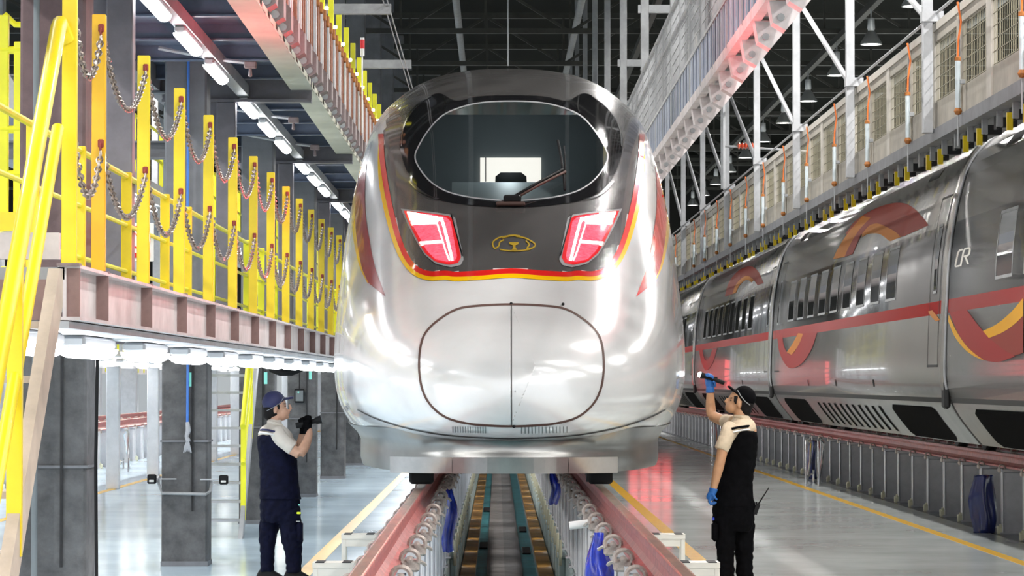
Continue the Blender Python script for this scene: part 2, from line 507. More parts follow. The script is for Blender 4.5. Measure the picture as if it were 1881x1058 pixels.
for i, (x, z) in enumerate(((-1.0, 11.0), (2.0, 10.9), (6.0, 11.1), (12.0, 10.9))):
    o = MB().cyl((0, 0, 0), (0, 140, 0), 0.09, 10).build('roof_duct', 'steel_mid', smooth=True)
    o.location = (x, 6, z)
    tag(o, 'round grey service duct running under the dark roof', 'duct', 'roof ducts')
o = MB().cyl((0, 0, 0), (0, 0, 5.2), 0.018, 6).build('suspension_rod', 'steel_light')
o.location = at(933, 121, 62)
tag(o, 'thin pale rod hanging from the roof behind the train top', 'rod')
# ------------------------------------------------------------------ the train facing the camera
NOSE_Y = 25.0
FULL = [(0, 4.05), (.39, 4.03), (.77, 3.95), (1.08, 3.78), (1.35, 3.5), (1.5, 3.05), (1.6, 2.5), (1.64, 2.05), (1.68, 1.1),
        (1.66, .8), (1.585, .57), (1.456, .37), (1.25, .12)]
def dense(pts, n):
    c = catmull([(x, 0, z) for x, z in pts], 24)
    L = [0]
    for a, b in zip(c, c[1:]):
        L.append(L[-1] + (b - a).length)
    xs = np.interp(np.linspace(0, L[-1], n), L, [p.x for p in c]); zs = np.interp(np.linspace(0, L[-1], n), L, [p.z for p in c])
    return list(zip(xs.tolist(), zs.tolist()))
UPN, LON = 70, 26
upper = dense(FULL[:9], UPN)                     # roof centre -> widest point
lower = dense(FULL[8:], LON)
sq = lambda tab: [(math.sqrt(t), v) for t, v in tab]
fW = pchip(*zip(*sq([(0, 0), (.01, .22), (.04, .45), (.09, .63), (.2, .83), (.4, 1.01), (.8, 1.19), (1.5, 1.36), (2.5, 1.5), (4, 1.61), (6, 1.67), (8, 1.68), (30, 1.68)])))
fT = pchip(*zip(*sq([(0, .80), (.01, .93), (.04, 1.03), (.09, 1.10), (.2, 1.20), (.4, 1.31), (.9, 1.49), (1.6, 1.79), (2.4, 2.12), (3.2, 2.46), (4.2, 3.02), (5.2, 3.56), (6.25, 3.92), (7.5, 4.10), (9.3, 4.17), (30, 4.17)])))
fB = pchip(*zip(*sq([(0, .80), (.01, .66), (.04, .56), (.09, .49), (.2, .43), (.4, .39), (1, .31), (2, .20), (3.2, .14), (6, .12), (9, .12), (30, .12)])))
fM = pchip(*zip(*sq([(0, .80), (.2, .84), (1, .95), (3, 1.05), (6, 1.1), (30, 1.1)])))
def section(t):
    W, T, B, M = (f(math.sqrt(t)) for f in (fW, fT, fB, fM))
    b = sstep(1.2, 7.5, t)
    n = 2.15 + 0.25 * sstep(0, 1.0, t)
    pts = []
    for i, (xf, zf) in enumerate(upper):
        q = i / (UPN - 1) * PI / 2
        ex, ez = math.sin(q) ** (2 / n), max(0.0, math.cos(q)) ** (2 / n)
        x = (1 - b) * ex + b * xf / 1.68
        z = (1 - b) * ez + b * (zf - 1.1) / 2.95
        pts.append((W * x, M + (T - M) * z))
    for i, (xf, zf) in enumerate(lower[1:], 1):
        q = i / (LON - 1) * PI / 2
        ex, ez = math.cos(q) ** (2 / 2.9), math.sin(q) ** (2 / 2.9)
        x = (1 - b) * max(ex, 0.0) + b * xf / 1.68
        z = (1 - b) * ez + b * (1.1 - zf) / 0.98
        pts.append((W * x, M - (M - B) * z))
    return pts
STN = [26.0 * (i / 150) ** 2.1 for i in range(1, 151)]
STN = [0.0004, 0.0015] + [t for t in STN if t > 0.003]
verts, faces, fm = [], [], []
NS = (UPN + LON - 1) * 2 - 1
for t in STN:
    h = section(t)
    ring = [(-x, z) for x, z in reversed(h)] + h[1:]
    verts += [(X0 + x, NOSE_Y + t, ZR + z) for x, z in ring]
for k in range(len(STN) - 1):
    for i in range(NS - 1):
        faces.append((k * NS + i, k * NS + i + 1, (k + 1) * NS + i + 1, (k + 1) * NS + i))
faces.append(tuple(range(NS)))
BVH = BVHTree.FromPolygons([Vector(v) for v in verts], faces)
O = Vector((0, 0, CAM_H))
def hit(x, y, off=0.004):
    """photo pixel -> point on the train's skin (pulled in along the silhouette)"""
    cx, cy = 936.0, 560.0
    for k in range(60):
        loc, nor, idx, dist = BVH.ray_cast(O, ray(x, y), 200)
        if loc is not None:
            if nor.y > 0:
                nor = -nor
            return loc + nor * off
        x += (cx - x) * 0.006; y += (cy - y) * 0.006
    return at(x, y, NOSE_Y + 5)
def patch(outer, off, rings=14, inner=None):
    """filled patch (or ring, with inner) that follows the skin; outlines in photo pixels"""
    n = len(outer)
    cx = sum(p[0] for p in outer) / n; cy = sum(p[1] for p in outer) / n
    m = MB(); rr = []
    for k in range(rings + 1):
        u = k / rings
        r = []
        for i, p in enumerate(outer):
            q = inner[i] if inner else (cx, cy)
            r.append(hit(p[0] + (q[0] - p[0]) * min(u, 0.985 if not inner else 1), p[1] + (q[1] - p[1]) * min(u, 0.985 if not inner else 1), off))
        rr.append(r)
    m.loft(rr)
    if not inner:
        m.add(rr[-1], [tuple(range(n))])
    return m
def resample(pts, n, closed=True):
    pts = [Vector((p[0], p[1], 0)) for p in pts]
    if closed:
        pts = pts + [pts[0]]
    L = [0]
    for a, b in zip(pts, pts[1:]):
        L.append(L[-1] + (b - a).length)
    s = np.linspace(0, L[-1], n, endpoint=not closed)
    return list(zip(np.interp(s, L, [p.x for p in pts]).tolist(), np.interp(s, L, [p.y for p in pts]).tolist()))
def smooth_closed(pts, n=120):
    return resample([(p.x, p.y) for p in catmull([(x, y, 0) for x, y in pts], 10, True)], n)
def ribbon(pts, wid, off=0.006, n=120, closed=False, smooth=True):
    """painted stripe or seal along a pixel polyline; wid = (left, right) pixel offsets or a list of widths"""
    if smooth:
        c = [(p.x, p.y) for p in catmull([(x, y, 0) for x, y in pts], 10, closed)]
    else:
        c = pts
    c = resample(c, n, closed)
    m = MB(); A, Bv = [], []
    for i, p in enumerate(c):
        a, b = c[(i - 1) % n if closed else max(i - 1, 0)], c[(i + 1) % n if closed else min(i + 1, n - 1)]
        tx, ty = b[0] - a[0], b[1] - a[1]; L = math.hypot(tx, ty) or 1
        nx, ny = -ty / L, tx / L
        w0, w1 = wid if not callable(wid) else wid(i / (n - 1))
        A.append(hit(p[0] + nx * w0, p[1] + ny * w0, off)); Bv.append(hit(p[0] + nx * w1, p[1] + ny * w1, off))
    mid = [(a + b) / 2 for a, b in zip(A, Bv)]
    rings = [[A[i], hit(c[i][0] + 0, c[i][1] + 0, off) if abs(wid[0] + wid[1]) < 1e-6 else mid[i], Bv[i]] for i in range(n)] if not callable(wid) else [[A[i], mid[i], Bv[i]] for i in range(n)]
    if closed:
        rings.append(rings[0])
    return m.loft(rings, closed=False)
def mirror(pts, c=939.5):
    return [(2 * c - x, y) for x, y in reversed(pts)]
def inside(x, y, poly):
    r = False; j = len(poly) - 1
    for i in range(len(poly)):
        xi, yi = poly[i]; xj, yj = poly[j]
        if (yi > y) != (yj > y) and x < (xj - xi) * (y - yi) / (yj - yi + 1e-12) + xi:
            r = not r
        j = i
    return r

# outlines read off the photograph, as seen on the skin
stripe_half = [(704, 246), (706, 290), (713, 340), (723, 390), (737, 440), (751, 472), (768, 492), (790, 500), (818, 499), (838, 501), (880, 499), (940, 495)]
stripe = stripe_half + mirror(stripe_half)[1:]
hood_poly = [(p.x, p.y) for p in catmull([(x, y, 0) for x, y in stripe], 8)]
hood_area = hood_poly + [(1172, 232), (1150, 150), (1080, 60), (800, 60), (728, 150), (708, 232)]
glass_half = [(940, 188), (890, 190), (850, 198), (815, 213), (790, 238), (771, 268), (763, 290), (772, 312), (792, 336), (822, 354), (862, 364), (905, 369), (940, 371)]
glass = glass_half + mirror(glass_half)[1:-1]
glass_o = smooth_closed(glass, 140)
surround_half = [(940, 176), (880, 178), (838, 186), (806, 172), (778, 186), (757, 208), (740, 240), (735, 266), (742, 300), (756, 330), (780, 354), (812, 369), (860, 377), (905, 381), (940, 382)]
surround_o = smooth_closed(surround_half + mirror(surround_half)[1:-1], 140)

train = thing('high_speed_train', 'silver-white bullet train with dark hood and glowing red lamps, facing the two workers', 'train', (X0, NOSE_Y, ZR))
TP = []
def tpart(m, name, mt, parent=None, smooth='all', fix=False):
    """part of the train (geometry is in world coordinates; parents sit at the nose)"""
    if isinstance(m, MB):
        m.v = [(p[0] - X0, p[1] - NOSE_Y, p[2] - ZR) for p in m.v]
        o = m.build(name, mt, parent or train, smooth, fix)
    return o
bm_ = MB(); bm_.v = verts
gl_hole = [(939 + (x - 939) * 1.03, 280 + (y - 280) * 1.035) for x, y in glass_o]
for f in faces:
    c = Vector((0, 0, 0))
    for i in f:
        c += Vector(verts[i])
    c /= len(f)
    px, py = proj(c)
    t = c.y - NOSE_Y
    if t < 7.0 and 2.2 < c.z - ZR < 3.75 and inside(px, py, gl_hole):
        continue
    bm_.f.append(f)
    bm_.m.append(1 if (t < 8.2 and c.z - ZR > 1.3 and inside(px, py, hood_area)) else 0)
shell = tpart(bm_, 'body_shell', ['silver', 'hood_grey'])
shell.data.polygons[-1].use_smooth = True

# the livery: red over yellow, each a painted band on the skin
tpart(ribbon(stripe, (-1.0, 8.5), 0.005, 260), 'red_stripe', 'train_red', shell)
tpart(ribbon([(x, y) for x, y in stripe], lambda u: (8.4, 8.4 + 7.5 * sstep(0.0, 0.12, u) * sstep(0.0, 0.12, 1 - u)), 0.005, 260), 'yellow_stripe', 'train_yellow', shell)
# bands on the shoulders
sw_out = [(664, 300), (656, 340), (653, 390), (656, 440), (665, 490), (677, 520)]
sw_in = [(674, 300), (671, 340), (672, 390), (679, 440), (689, 490), (709, 546)]
def band(a, b, off=0.005, n=60):
    a = resample([(p.x, p.y) for p in catmull([(x, y, 0) for x, y in a], 8)], n, False)
    b = resample([(p.x, p.y) for p in catmull([(x, y, 0) for x, y in b], 8)], n, False)
    m = MB()
    m.loft([[hit(p[0] + (q[0] - p[0]) * k / 4, p[1] + (q[1] - p[1]) * k / 4, off) for k in range(5)] for p, q in zip(a, b)], closed=False)
    return m
ylo = [(x - 7 * (1 - abs(2 * (i / 5) - 1) * 0.75), y) for i, (x, y) in enumerate(sw_out)]
for mir in (False, True):
    f = (lambda p: list(reversed(mirror(p, 938.5)))) if mir else (lambda p: p)
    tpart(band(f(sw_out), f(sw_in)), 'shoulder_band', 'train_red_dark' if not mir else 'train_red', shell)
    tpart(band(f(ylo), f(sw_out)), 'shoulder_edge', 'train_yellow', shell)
# windscreen, its black surround, and the bright bead between them
tpart(patch(surround_o, 0.006, 6, glass_o), 'windscreen_surround', 'black_gloss', shell)
glass_ob = tpart(patch(glass_o, 0.010, 18), 'windscreen', 'cab_glass')
tpart(ribbon(glass_o, (-1.2, 1.2), 0.012, 200, True, False), 'windscreen_bead', 'steel_light', glass_ob)
for mir in (False, True):
    f = (lambda p: list(reversed(mirror(p, 939.5)))) if mir else (lambda p: p)
    tpart(ribbon(f([(816, 176), (818, 196), (815, 208)]), (-1.2, 1.2), 0.010, 24), 'quarter_window_bead', 'chrome', shell)
    tpart(ribbon(f([(738, 270), (741, 240), (752, 212), (770, 192), (792, 178)]), (-1.0, 1.0), 0.010, 40), 'quarter_window_bead', 'chrome', shell)
    tpart(ribbon(f([(752, 334), (768, 352), (790, 364), (808, 367)]), (-1.3, 1.3), 0.010, 30), 'quarter_window_bead', 'chrome', shell)
# lamps: rim, red lens, white-hot light lines
lamp_out = [(742, 388), (790, 393), (824, 398), (833, 404), (840, 440), (847, 474), (842, 484), (826, 488), (800, 482), (781, 466), (766, 440), (752, 412)]
lamp_lens = [(748, 391), (790, 395), (820, 401), (828, 409), (834, 440), (840, 474), (836, 481), (822, 483), (800, 478), (785, 463), (771, 438), (758, 414)]
for mir in (False, True):
    f = (lambda p: list(reversed(mirror(p, 939.5)))) if mir else (lambda p: p)
    bz = [(796 + (x - 796) * 1.10, 438 + (y - 438) * 1.08) for x, y in lamp_out]
    hl = tpart(patch(resample(f(lamp_out), 60), 0.0075, 6), 'headlamp', 'lens_rim')
    tpart(patch(resample(f(bz), 60), 0.005, 6), 'lamp_bezel', 'steel_mid', hl)
    tpart(patch(resample(f(lamp_lens), 60), 0.011, 6), 'lens', 'lens_red', hl)
    for ln, wd in (([(749, 392.5), (814, 404.5)], 1.6), ([(750, 396), (812, 406)], 1.3), ([(752, 401), (806, 407)], 1.5), ([(754, 406), (804, 409)], 1.4), ([(756, 412), (802, 411)], 2.0),
                   ([(810, 405), (814, 412), (824, 450), (831, 480)], 2.5), ([(803, 411), (812, 440), (820, 466), (826, 480)], 1.2), ([(772, 449), (815, 445.5)], 1.9)):
        tpart(ribbon(f(ln), (-wd, wd), 0.017, 24, smooth=len(ln) > 2), 'light_line', 'led_red', hl)
    tpart(ribbon(f([(829, 394), (836, 422), (842, 444), (850, 472)]), (-1.1, 1.1), 0.009, 30), 'lamp_trim', 'chrome', hl)
    c = hit(*(f([(800, 440)])[0]), 0.03)
    nrm = (c - hit(*(f([(800, 440)])[0]), 0.0)).normalized()
    ld = bpy.data.lights.new('headlamp_light', 'AREA'); ld.shape = 'RECTANGLE'; ld.size = 0.26; ld.size_y = 0.22
    ld.energy = 75; ld.color = (1, 0.03, 0.06)
    lo = bpy.data.objects.new('headlamp_light', ld); COL.objects.link(lo); lo.parent = train
    lo.location = c - Vector((X0, NOSE_Y, ZR)); lo.rotation_euler = nrm.to_track_quat('-Z', 'Y').to_euler()
# coupler hatch: two doors, rubber seal, centre seam
hatch = [(940, 561), (885, 563), (842, 569), (808, 588), (783, 612), (773, 640), (771, 680), (777, 716), (792, 744), (820, 766), (860, 777), (905, 781), (940, 782)]
hatch_o = smooth_closed(hatch + mirror(hatch)[1:-1], 160)
for s, sd in ((-1, 'left'), (1, 'right')):
    half = [(x, y) for x, y in hatch if True]
    half = half if s < 0 else mirror(half)
    half = [(p.x, p.y) for p in catmull([(x, y, 0) for x, y in half], 8)]
    half = resample(half + [(939.5 + s * 1.5, 780), (939.5 + s * 1.5, 562)], 120)
    tpart(patch(half, 0.008, 16), 'coupler_door', 'silver')
tpart(ribbon(hatch_o, (-2.0, 2.0), 0.010, 220, True, False), 'hatch_seal', 'seal')
tpart(ribbon([(939.5, 562), (939.5, 670), (940, 782)], (-0.8, 0.8), 0.010, 60), 'hatch_seam', 'seam')
for x, y in ((939, 560), (1034, 561), (944, 782)):
    c = hit(x, y, 0.012)
    tpart(MB().lathe([(0.0, -0.01), (0.013, -0.008), (0.013, 0.006), (0.0, 0.01)], c, 8, 'y'), 'latch_bolt', 'black')
# grille of fine slots under the hatch
for k in range(28):
    x = 832 + k * 4.6 if k < 14 else 958 + (k - 14) * 6.4
    tpart(ribbon([(x, 784 + abs(x - 940) * -0.012), (x + 0.3, 796 - abs(x - 940) * 0.02)], (-0.9, 0.9), 0.005, 6, smooth=False), 'grille_slot', 'ribbed', shell)
# dark chin seam
chin = [(657, 752), (690, 768), (740, 784), (800, 796), (860, 802), (940, 805)]
tpart(ribbon(chin + mirror(chin, 939.5)[1:], (-0.9, 0.9), 0.005, 160), 'chin_seam', 'seam', shell)
# emblem on the hood
em = [(906, 449), (909, 441), (920, 437), (932, 435)]
tpart(ribbon([(930, 435), (917, 437.5), (907, 444), (905, 450), (909, 457), (916, 453), (918, 446), (926, 441)], (-1.3, 1.3), 0.006, 50), 'emblem_ring', 'gold', shell)
tpart(ribbon([(948, 435), (964, 438), (976, 444), (983, 450), (979, 456), (968, 458), (972, 450), (966, 443)], (-1.3, 1.3), 0.006, 50), 'emblem_ring', 'gold', shell)
tpart(ribbon([(922, 438), (934, 434.5), (944, 433.5), (956, 435)], (-1.6, 1.6), 0.006, 30), 'emblem_ring', 'gold', shell)
tpart(ribbon([(918, 459), (935, 461.5), (955, 461.5), (974, 459)], (-1.1, 1.1), 0.006, 30), 'emblem_ring', 'gold', shell)
tpart(patch(resample([(935, 446), (953, 446), (952, 450), (947, 451), (947, 458), (951, 460), (939, 460), (942, 458), (942, 451), (936, 450)], 40), 0.006, 4), 'emblem_rail', 'gold', shell)
# wiper: pivot block, twin arms, blade lying upright
wp = [hit(938, 374, 0.05), hit(985, 350, 0.07), hit(1032, 322, 0.06)]
wiper = tpart(MB().tube(wp, 0.014, 6), 'wiper_arm', 'black')
tpart(MB().tube([hit(950, 372, 0.05), hit(990, 352, 0.07), hit(1037, 326, 0.06)], 0.012, 6), 'wiper_link', 'seal', wiper)
tpart(MB().tube([hit(1024, 264, 0.03), hit(1029, 296, 0.05), hit(1035, 330, 0.03), hit(1037, 352, 0.02)], 0.013, 6), 'wiper_blade', 'black', wiper)
tpart(MB().tube([hit(1035, 274, 0.03), hit(1036, 296, 0.05), hit(1037, 326, 0.04)], 0.008, 6), 'wiper_blade', 'black', wiper)
c = hit(941, 371, 0.03)
tpart(MB().bbox(c, 0.16, 0.10, 0.07, 0.015), 'wiper_pivot', 'black', wiper, False, True)
tpart(MB().bbox(hit(938, 378, 0.02), 0.26, 0.08, 0.035, 0.01), 'wiper_base', 'seal', wiper, False, True)

# driver's cab behind the glass: dark tub, lit doorway, seat, desk
cy1 = NOSE_Y + 6.6
cab = MB()
a, b = at(762, 180, cy1), at(1118, 368, cy1)
cab.box(X0 - 0.95, X0 + 0.95, cy1, cy1 + 0.05, ZR + 1.9, ZR + 3.55)
cab.box(X0 - 0.95, X0 + 0.95, NOSE_Y + 3.8, cy1, ZR + 1.85, ZR + 1.9)
cab.box(X0 - 0.95, X0 - 0.9, NOSE_Y + 4.6, cy1, ZR + 1.9, ZR + 2.7).box(X0 + 0.9, X0 + 0.95, NOSE_Y + 4.6, cy1, ZR + 1.9, ZR + 2.7)
cabo = tpart(cab, 'cab_interior', 'cab_dark', None, False, True)
a, b = at(882, 334, cy1), at(994, 290, cy1)
tpart(MB().box(a.x, b.x, cy1 - 0.03, cy1 - 0.005, a.z - 0.10, b.z), 'lit_doorway', 'cab_white', cabo, False, True)
tpart(MB().box(a.x + 0.05, a.x + 0.06, cy1 - 0.034, cy1 - 0.03, a.z, b.z), 'door_edge', 'seam', cabo, False, True)
a, b = at(910, 336, cy1 - 0.9), at(967, 318, cy1 - 0.9)
st = MB().prism([(a.x - 0.02, a.z - 0.55), (b.x + 0.03, a.z - 0.55), (b.x, b.z - 0.04), (b.x - 0.05, b.z), (a.x + 0.05, b.z), (a.x, b.z - 0.04)], 'y', cy1 - 1.0, cy1 - 0.88)
tpart(st, 'driver_seat', 'black', cabo, False, True)
a, b = at(842, 366, cy1 - 1.2), at(1040, 334, cy1 - 1.2)
dk = MB().prism([(NOSE_Y + 4.2, a.z - 0.5), (cy1 - 1.2, a.z - 0.5), (cy1 - 1.15, b.z), (NOSE_Y + 4.9, b.z - 0.25)], 'x', X0 - 0.55, X0 + 0.55)
tpart(dk, 'driving_desk', 'cab_dark', cabo, False, True)

cl = bpy.data.lights.new('cab_fill', 'POINT'); cl.energy = 9; cl.color = (0.9, 0.97, 1.0); cl.shadow_soft_size = 0.1  # fill light added inside the cab, no fixture carries it
clo = bpy.data.objects.new('cab_fill', cl); COL.objects.link(clo); clo.parent = train; clo.location = (0.0, 5.6, 3.0)

# lower skirt and deflector plates under the chin
def plan(t, k):
    return fW(math.sqrt(max(t, 0))) * k
sk = MB(); rows = []
for z, k, sh in ((0.50, 0.93, 0.22), (0.42, 0.88, 0.30), (0.36, 0.86, 0.34), (0.30, 0.86, 0.32), (0.20, 0.86, 0.30), (0.145, 0.85, 0.31)):
    r = []
    for i in range(-60, 61):
        u = abs(i) / 60
        t = 6.5 * u ** 2.2
        x = math.copysign(plan(t + 0.0, k * (0.98 + 0.02 * u)), i)
        lift = 0.10 * sstep(1.4, 3.2, t)
        r.append((X0 + x, NOSE_Y + t + sh, ZR + z + (0 if z > 0.4 else -lift * (0.5 - z) * 0.4)))
    rows.append(r)
sk.loft(rows, closed=False)
skirt = tpart(sk, 'lower_skirt', 'skirt_metal')
def plate(x0, x1, n=10):
    m = MB(); top, bot = [], []
    for i in range(n + 1):
        x = x0 + (x1 - x0) * i / n
        y = NOSE_Y + 0.25 + 0.30 * (abs(x) / 0.95) ** 2.2
        top.append((X0 + x, y - 0.02, ZR + 0.27)); bot.append((X0 + x, y + 0.02, ZR + 0.14))
    m.loft([top, bot, [(p[0], p[1] + 0.03, p[2]) for p in bot], [(p[0], p[1] + 0.03, p[2]) for p in top]], closed=False)
    return m
for x0, x1 in ((-0.98, -0.475), (-0.47, 0.455), (0.46, 0.86)):
    tpart(plate(x0, x1), 'deflector_plate', 'plate_metal', None, False, True)
# rail guards and the leading wheels
for s in (-1, 1):
    tpart(MB().bbox((X0 + s * 0.735, NOSE_Y + 1.0, ZR + 0.12), 0.20, 0.14, 0.17, 0.02), 'rail_guard', 'black', None, False, True)
    for t in (3.4, 5.9, 20, 22.5):
        w = MB().lathe([(r, h * s) for r, h in [(0.0, -0.07), (0.40, -0.068), (0.455, -0.062), (0.46, -0.052), (0.45, -0.044), (0.431, -0.038), (0.43, 0.065), (0.36, 0.07), (0.0, 0.05)]], (X0 + s * 0.75, NOSE_Y + t, ZR + 0.432), 28, 'x')
        tpart(w, 'wheel', 'black', None, True, True)
for t in (3.4, 5.9, 20, 22.5):
    tpart(MB().cyl((X0 - 0.7, NOSE_Y + t, ZR + 0.432), (X0 + 0.7, NOSE_Y + t, ZR + 0.432), 0.08, 10), 'axle', 'black', None, True, True)
tpart(MB().box(X0 - 1.1, X0 + 1.1, NOSE_Y + 1.6, NOSE_Y + 26, ZR + 0.5, ZR + 0.62), 'underframe', 'black', None, False, True)
# ------------------------------------------------------------------ raised tracks: rails on rows of short posts
PITCH = 1.65
RAILP = [(-.036, 0), (.036, 0), (.038, -.035), (.020, -.050), (.013, -.070), (.016, -.110), (.040, -.140), (.085, -.155), (.085, -.176), (-.085, -.176), (-.085, -.155), (-.040, -.140), (-.016, -.110), (-.013, -.070), (-.020, -.050), (-.038, -.035)]
def clip_mesh():
    m = MB()
    m.bbox((0, 0, -0.03), 0.11, 0.15, 0.07, 0.012)
    pts = [(0.052 * math.cos(a), -0.07, 0.012 + 0.05 * math.sin(a)) for a in np.linspace(-0.5, PI + 0.5, 12)]
    m.tube(pts, 0.015, 6)
    m.tube([(0.045, -0.07, 0.0), (0.075, -0.02, -0.015), (0.085, 0.05, -0.03)], 0.011, 6)
    m.lathe([(0, -0.02), (0.022, -0.02), (0.022, 0.0), (0, 0.0)], (0, -0.075, 0.01), 8, 'y')
    m.lathe([(0, -0.025), (0.012, -0.022), (0.012, 0.0), (0, 0.0)], (0, -0.08, 0.01), 8, 'y')
    return m.mesh('rail_clip', 'clip', True)
CLIP = clip_mesh()
CLIP_D = MB().bbox((0, 0, -0.03), 0.11, 0.14, 0.07, 0.012).tube([(0.05 * math.cos(a), -0.07, 0.012 + 0.05 * math.sin(a)) for a in np.linspace(-0.4, PI + 0.4, 7)], 0.015, 4).mesh('rail_clip', 'clip')
def track(name, label, xc, d0, d1, pmat, near=False):
    t = thing(name, label, 'rail track', (xc, d0, 0))
    post = MB().bbox((0, 0, 0.375), 0.25, 0.24, 0.75, 0.012).box(-0.14, 0.14, -0.15, 0.15, 0.75, 0.785)
    post.box(-0.16, 0.16, -0.16, 0.16, 0.0, 0.02)
    pme = post.mesh('support_post', pmat)
    edge = MB().box(-0.137, -0.126, -0.14, -0.06, 0.02, 0.75).box(0.126, 0.137, -0.14, -0.06, 0.02, 0.75).mesh('post_flange', 'post_light')
    foot = MB().bbox((0, 0, 0.05), 0.075, 0.07, 0.10, 0.01).bbox((0, -0.03, 0.10), 0.03, 0.03, 0.05, 0.006).mesh('base_bracket', 'clip_pale')
    pier = MB().bbox((0, 0, -0.33), 0.07, 0.62, 0.5, 0.012).box(-0.045, 0.045, -0.33, 0.33, -0.08, -0.05).mesh('pier_panel', 'teal_pale')
    hd = MB().bbox((0, -0.30, 0.0), 0.035, 0.03, 0.28, 0.008).mesh('latch_handle', 'clip_pale')
    L = d1 - d0
    for s in (-1, 1):
        r = MB()
        r.prism([(x, z) for x, z in RAILP], 'y', 0, L)
        ro = r.build('rail', 'rail_red', t); ro.location = (s * 0.75, 0, ZR)
        h = MB().prism([(-.034, 0), (.034, 0), (.037, .0035), (.026, .010), (-.026, .010), (-.037, .0035)], 'y', 0, L)
        ho = h.build('rail_head', 'rail_top', ro); ho.location = (0, 0, -0.006)
        n = int(L / PITCH)
        for k in range(n):
            y = 0.4 + k * PITCH
            p = link('support_post', pme, t, (s * 0.76, y, 0))
            far = (d0 + y) > 75
            cl = CLIP_D if (far or not near) else CLIP
            if d0 + y < 105:
                for q in ((-1, 1) if not far else (-1 if xc > 0 else 1,)):
                    c = link('rail_clip', cl, p, (q * 0.135 - s * 0.01, 0, 0.815 if q * s < 0 else 0.79)); k_ = 1.0 if q * s < 0 else 0.75; c.scale = (q * k_, k_, k_)
            if not far:
                link('post_flange', edge, p)
                if not (near):
                    link('base_bracket', foot, p, (-0.16 if xc > 0 else 0.16, -0.10, 0.0))
            if near and d0 + y > 34 and d0 + y < 90:
                pp = link('pier_panel', pier, t, (s * 0.595, y, 0)); link('latch_handle', hd, pp, (-s * 0.02, -0.05, -0.02))
    return t
track('raised_track', 'rust-red rails on pale posts, leading under the train that faces the workers', X0, 8.0, 125.0, 'post_light', True)
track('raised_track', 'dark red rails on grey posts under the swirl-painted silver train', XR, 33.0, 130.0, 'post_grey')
track('raised_track', 'pink-red empty rails on white posts beyond the dark columns', -9.3, 50.0, 130.0, 'post_light')
track('raised_track', 'second empty pink-red rail track beyond the dark columns, nearer the white wall', -18.3, 50.0, 130.0, 'post_light')

# low white step frames next to the near rails
for lab, x, d, s in (('low white step frame next to the train on the navy-capped worker\'s side', -1.21, 25.2, -1), ('low white step frame further from the train on the navy-capped worker\'s side', -1.21, 21.3, -1),
                     ('low white step frame next to the train on the black-capped worker\'s side', 1.24, 25.2, 1), ('low white step frame further from the train on the black-capped worker\'s side', 1.24, 21.3, 1)):
    t = thing('step_frame', lab, 'step frame', (X0 + (x), d, 0))
    hgt = 0.60
    for a in (-0.12, 0.12):
        for b in (-0.1, 0.1):
            MB().bbox((a, b, hgt / 2), 0.035, 0.035, hgt, 0.005).build('leg', 'white_paint', t)
    tp = MB().box(-0.14, 0.14, -0.12, 0.12, hgt, hgt + 0.035).build('step_board', 'white_paint', t)
    for b in (-0.09, 0.09):
        MB().box(b - 0.03, b + 0.03, -0.121, 0.121, hgt + 0.033, hgt + 0.038).build('anti_slip_strip', 'black_rubber', tp)
    for b in (-0.1, 0.1):
        MB().box(-0.12, 0.12, b - 0.012, b + 0.012, hgt - 0.06, hgt).build('cross_rail', 'white_paint', t)

# blue plastic sheeting tied to the posts
def sheet(name, label, c, w, h, dep, m='plastic_blue', seed=1, tie=0.35):
    rnd = random.Random(seed); rings = []
    n = 28; ph = [rnd.uniform(0, 6.28) for _ in range(6)]
    for k in range(22):
        u = k / 21
        z = h * (1 - u)
        sc = tie + (1 - tie) * sstep(0, 0.45, u) - 0.12 * sstep(0.7, 1, u)
        ring = []
        for i in range(n):
            q = 2 * PI * i / n
            rr = 1 + 0.16 * math.sin(5 * q + ph[0] + 1.5 * u) + 0.10 * math.sin(9 * q + ph[1] - 2 * u) + 0.06 * math.sin(3 * q + 7 * u + ph[2])
            ring.append((w / 2 * sc * rr * math.cos(q) + 0.02 * math.sin(6 * u + ph[3]), dep / 2 * sc * rr * math.sin(q), z + 0.02 * math.sin(4 * q + ph[4]) * (1 if 0 < k < 21 else 0.3)))
        rings.append(ring)
    o = MB().loft(rings, cap=True).build(name, m, None, 'all')
    o.location = c
    return tag(o, label, 'plastic sheet')
sheet('plastic_sheet', 'largest glossy blue plastic sheet, tied under a pit rail beside a white pipe', (X0 + 0.56, 20.6, 0.20), 0.19, 0.66, 0.30, seed=3, tie=0.3)
sheet('plastic_sheet', 'long narrow blue plastic sheet inside the pit rail on the navy-capped worker\'s side', (X0 - 0.54, 28.6, 0.31), 0.10, 0.56, 0.25, seed=5, tie=0.5)
sheet('plastic_sheet', 'small blue plastic sheet under the train on the black-capped worker\'s side of the pit', (X0 + 0.50, 34.2, 0.52), 0.10, 0.36, 0.3, seed=8, tie=0.5)
sheet('plastic_sheet', 'dark blue plastic sack standing against the grey posts of the swirl-painted train', (5.93, 38.6, 0.0), 0.28, 0.70, 0.30, 'plastic_navy', 11, 0.75)
sheet('plastic_sheet', 'narrow dark blue sheet behind the polished handrail under the swirl-painted train', (5.97, 60.0, 0.0), 0.16, 0.72, 0.3, 'plastic_navy', 12, 0.8)
o = MB().cyl((0, 0, 0), (0.16, 0, 0.02), 0.03, 12).build('spare_pipe', 'white', None, True); o.location = (X0 + 0.42, 23.4, 0.78)
tag(o, 'short white pipe socket above the large blue sheet', 'pipe')

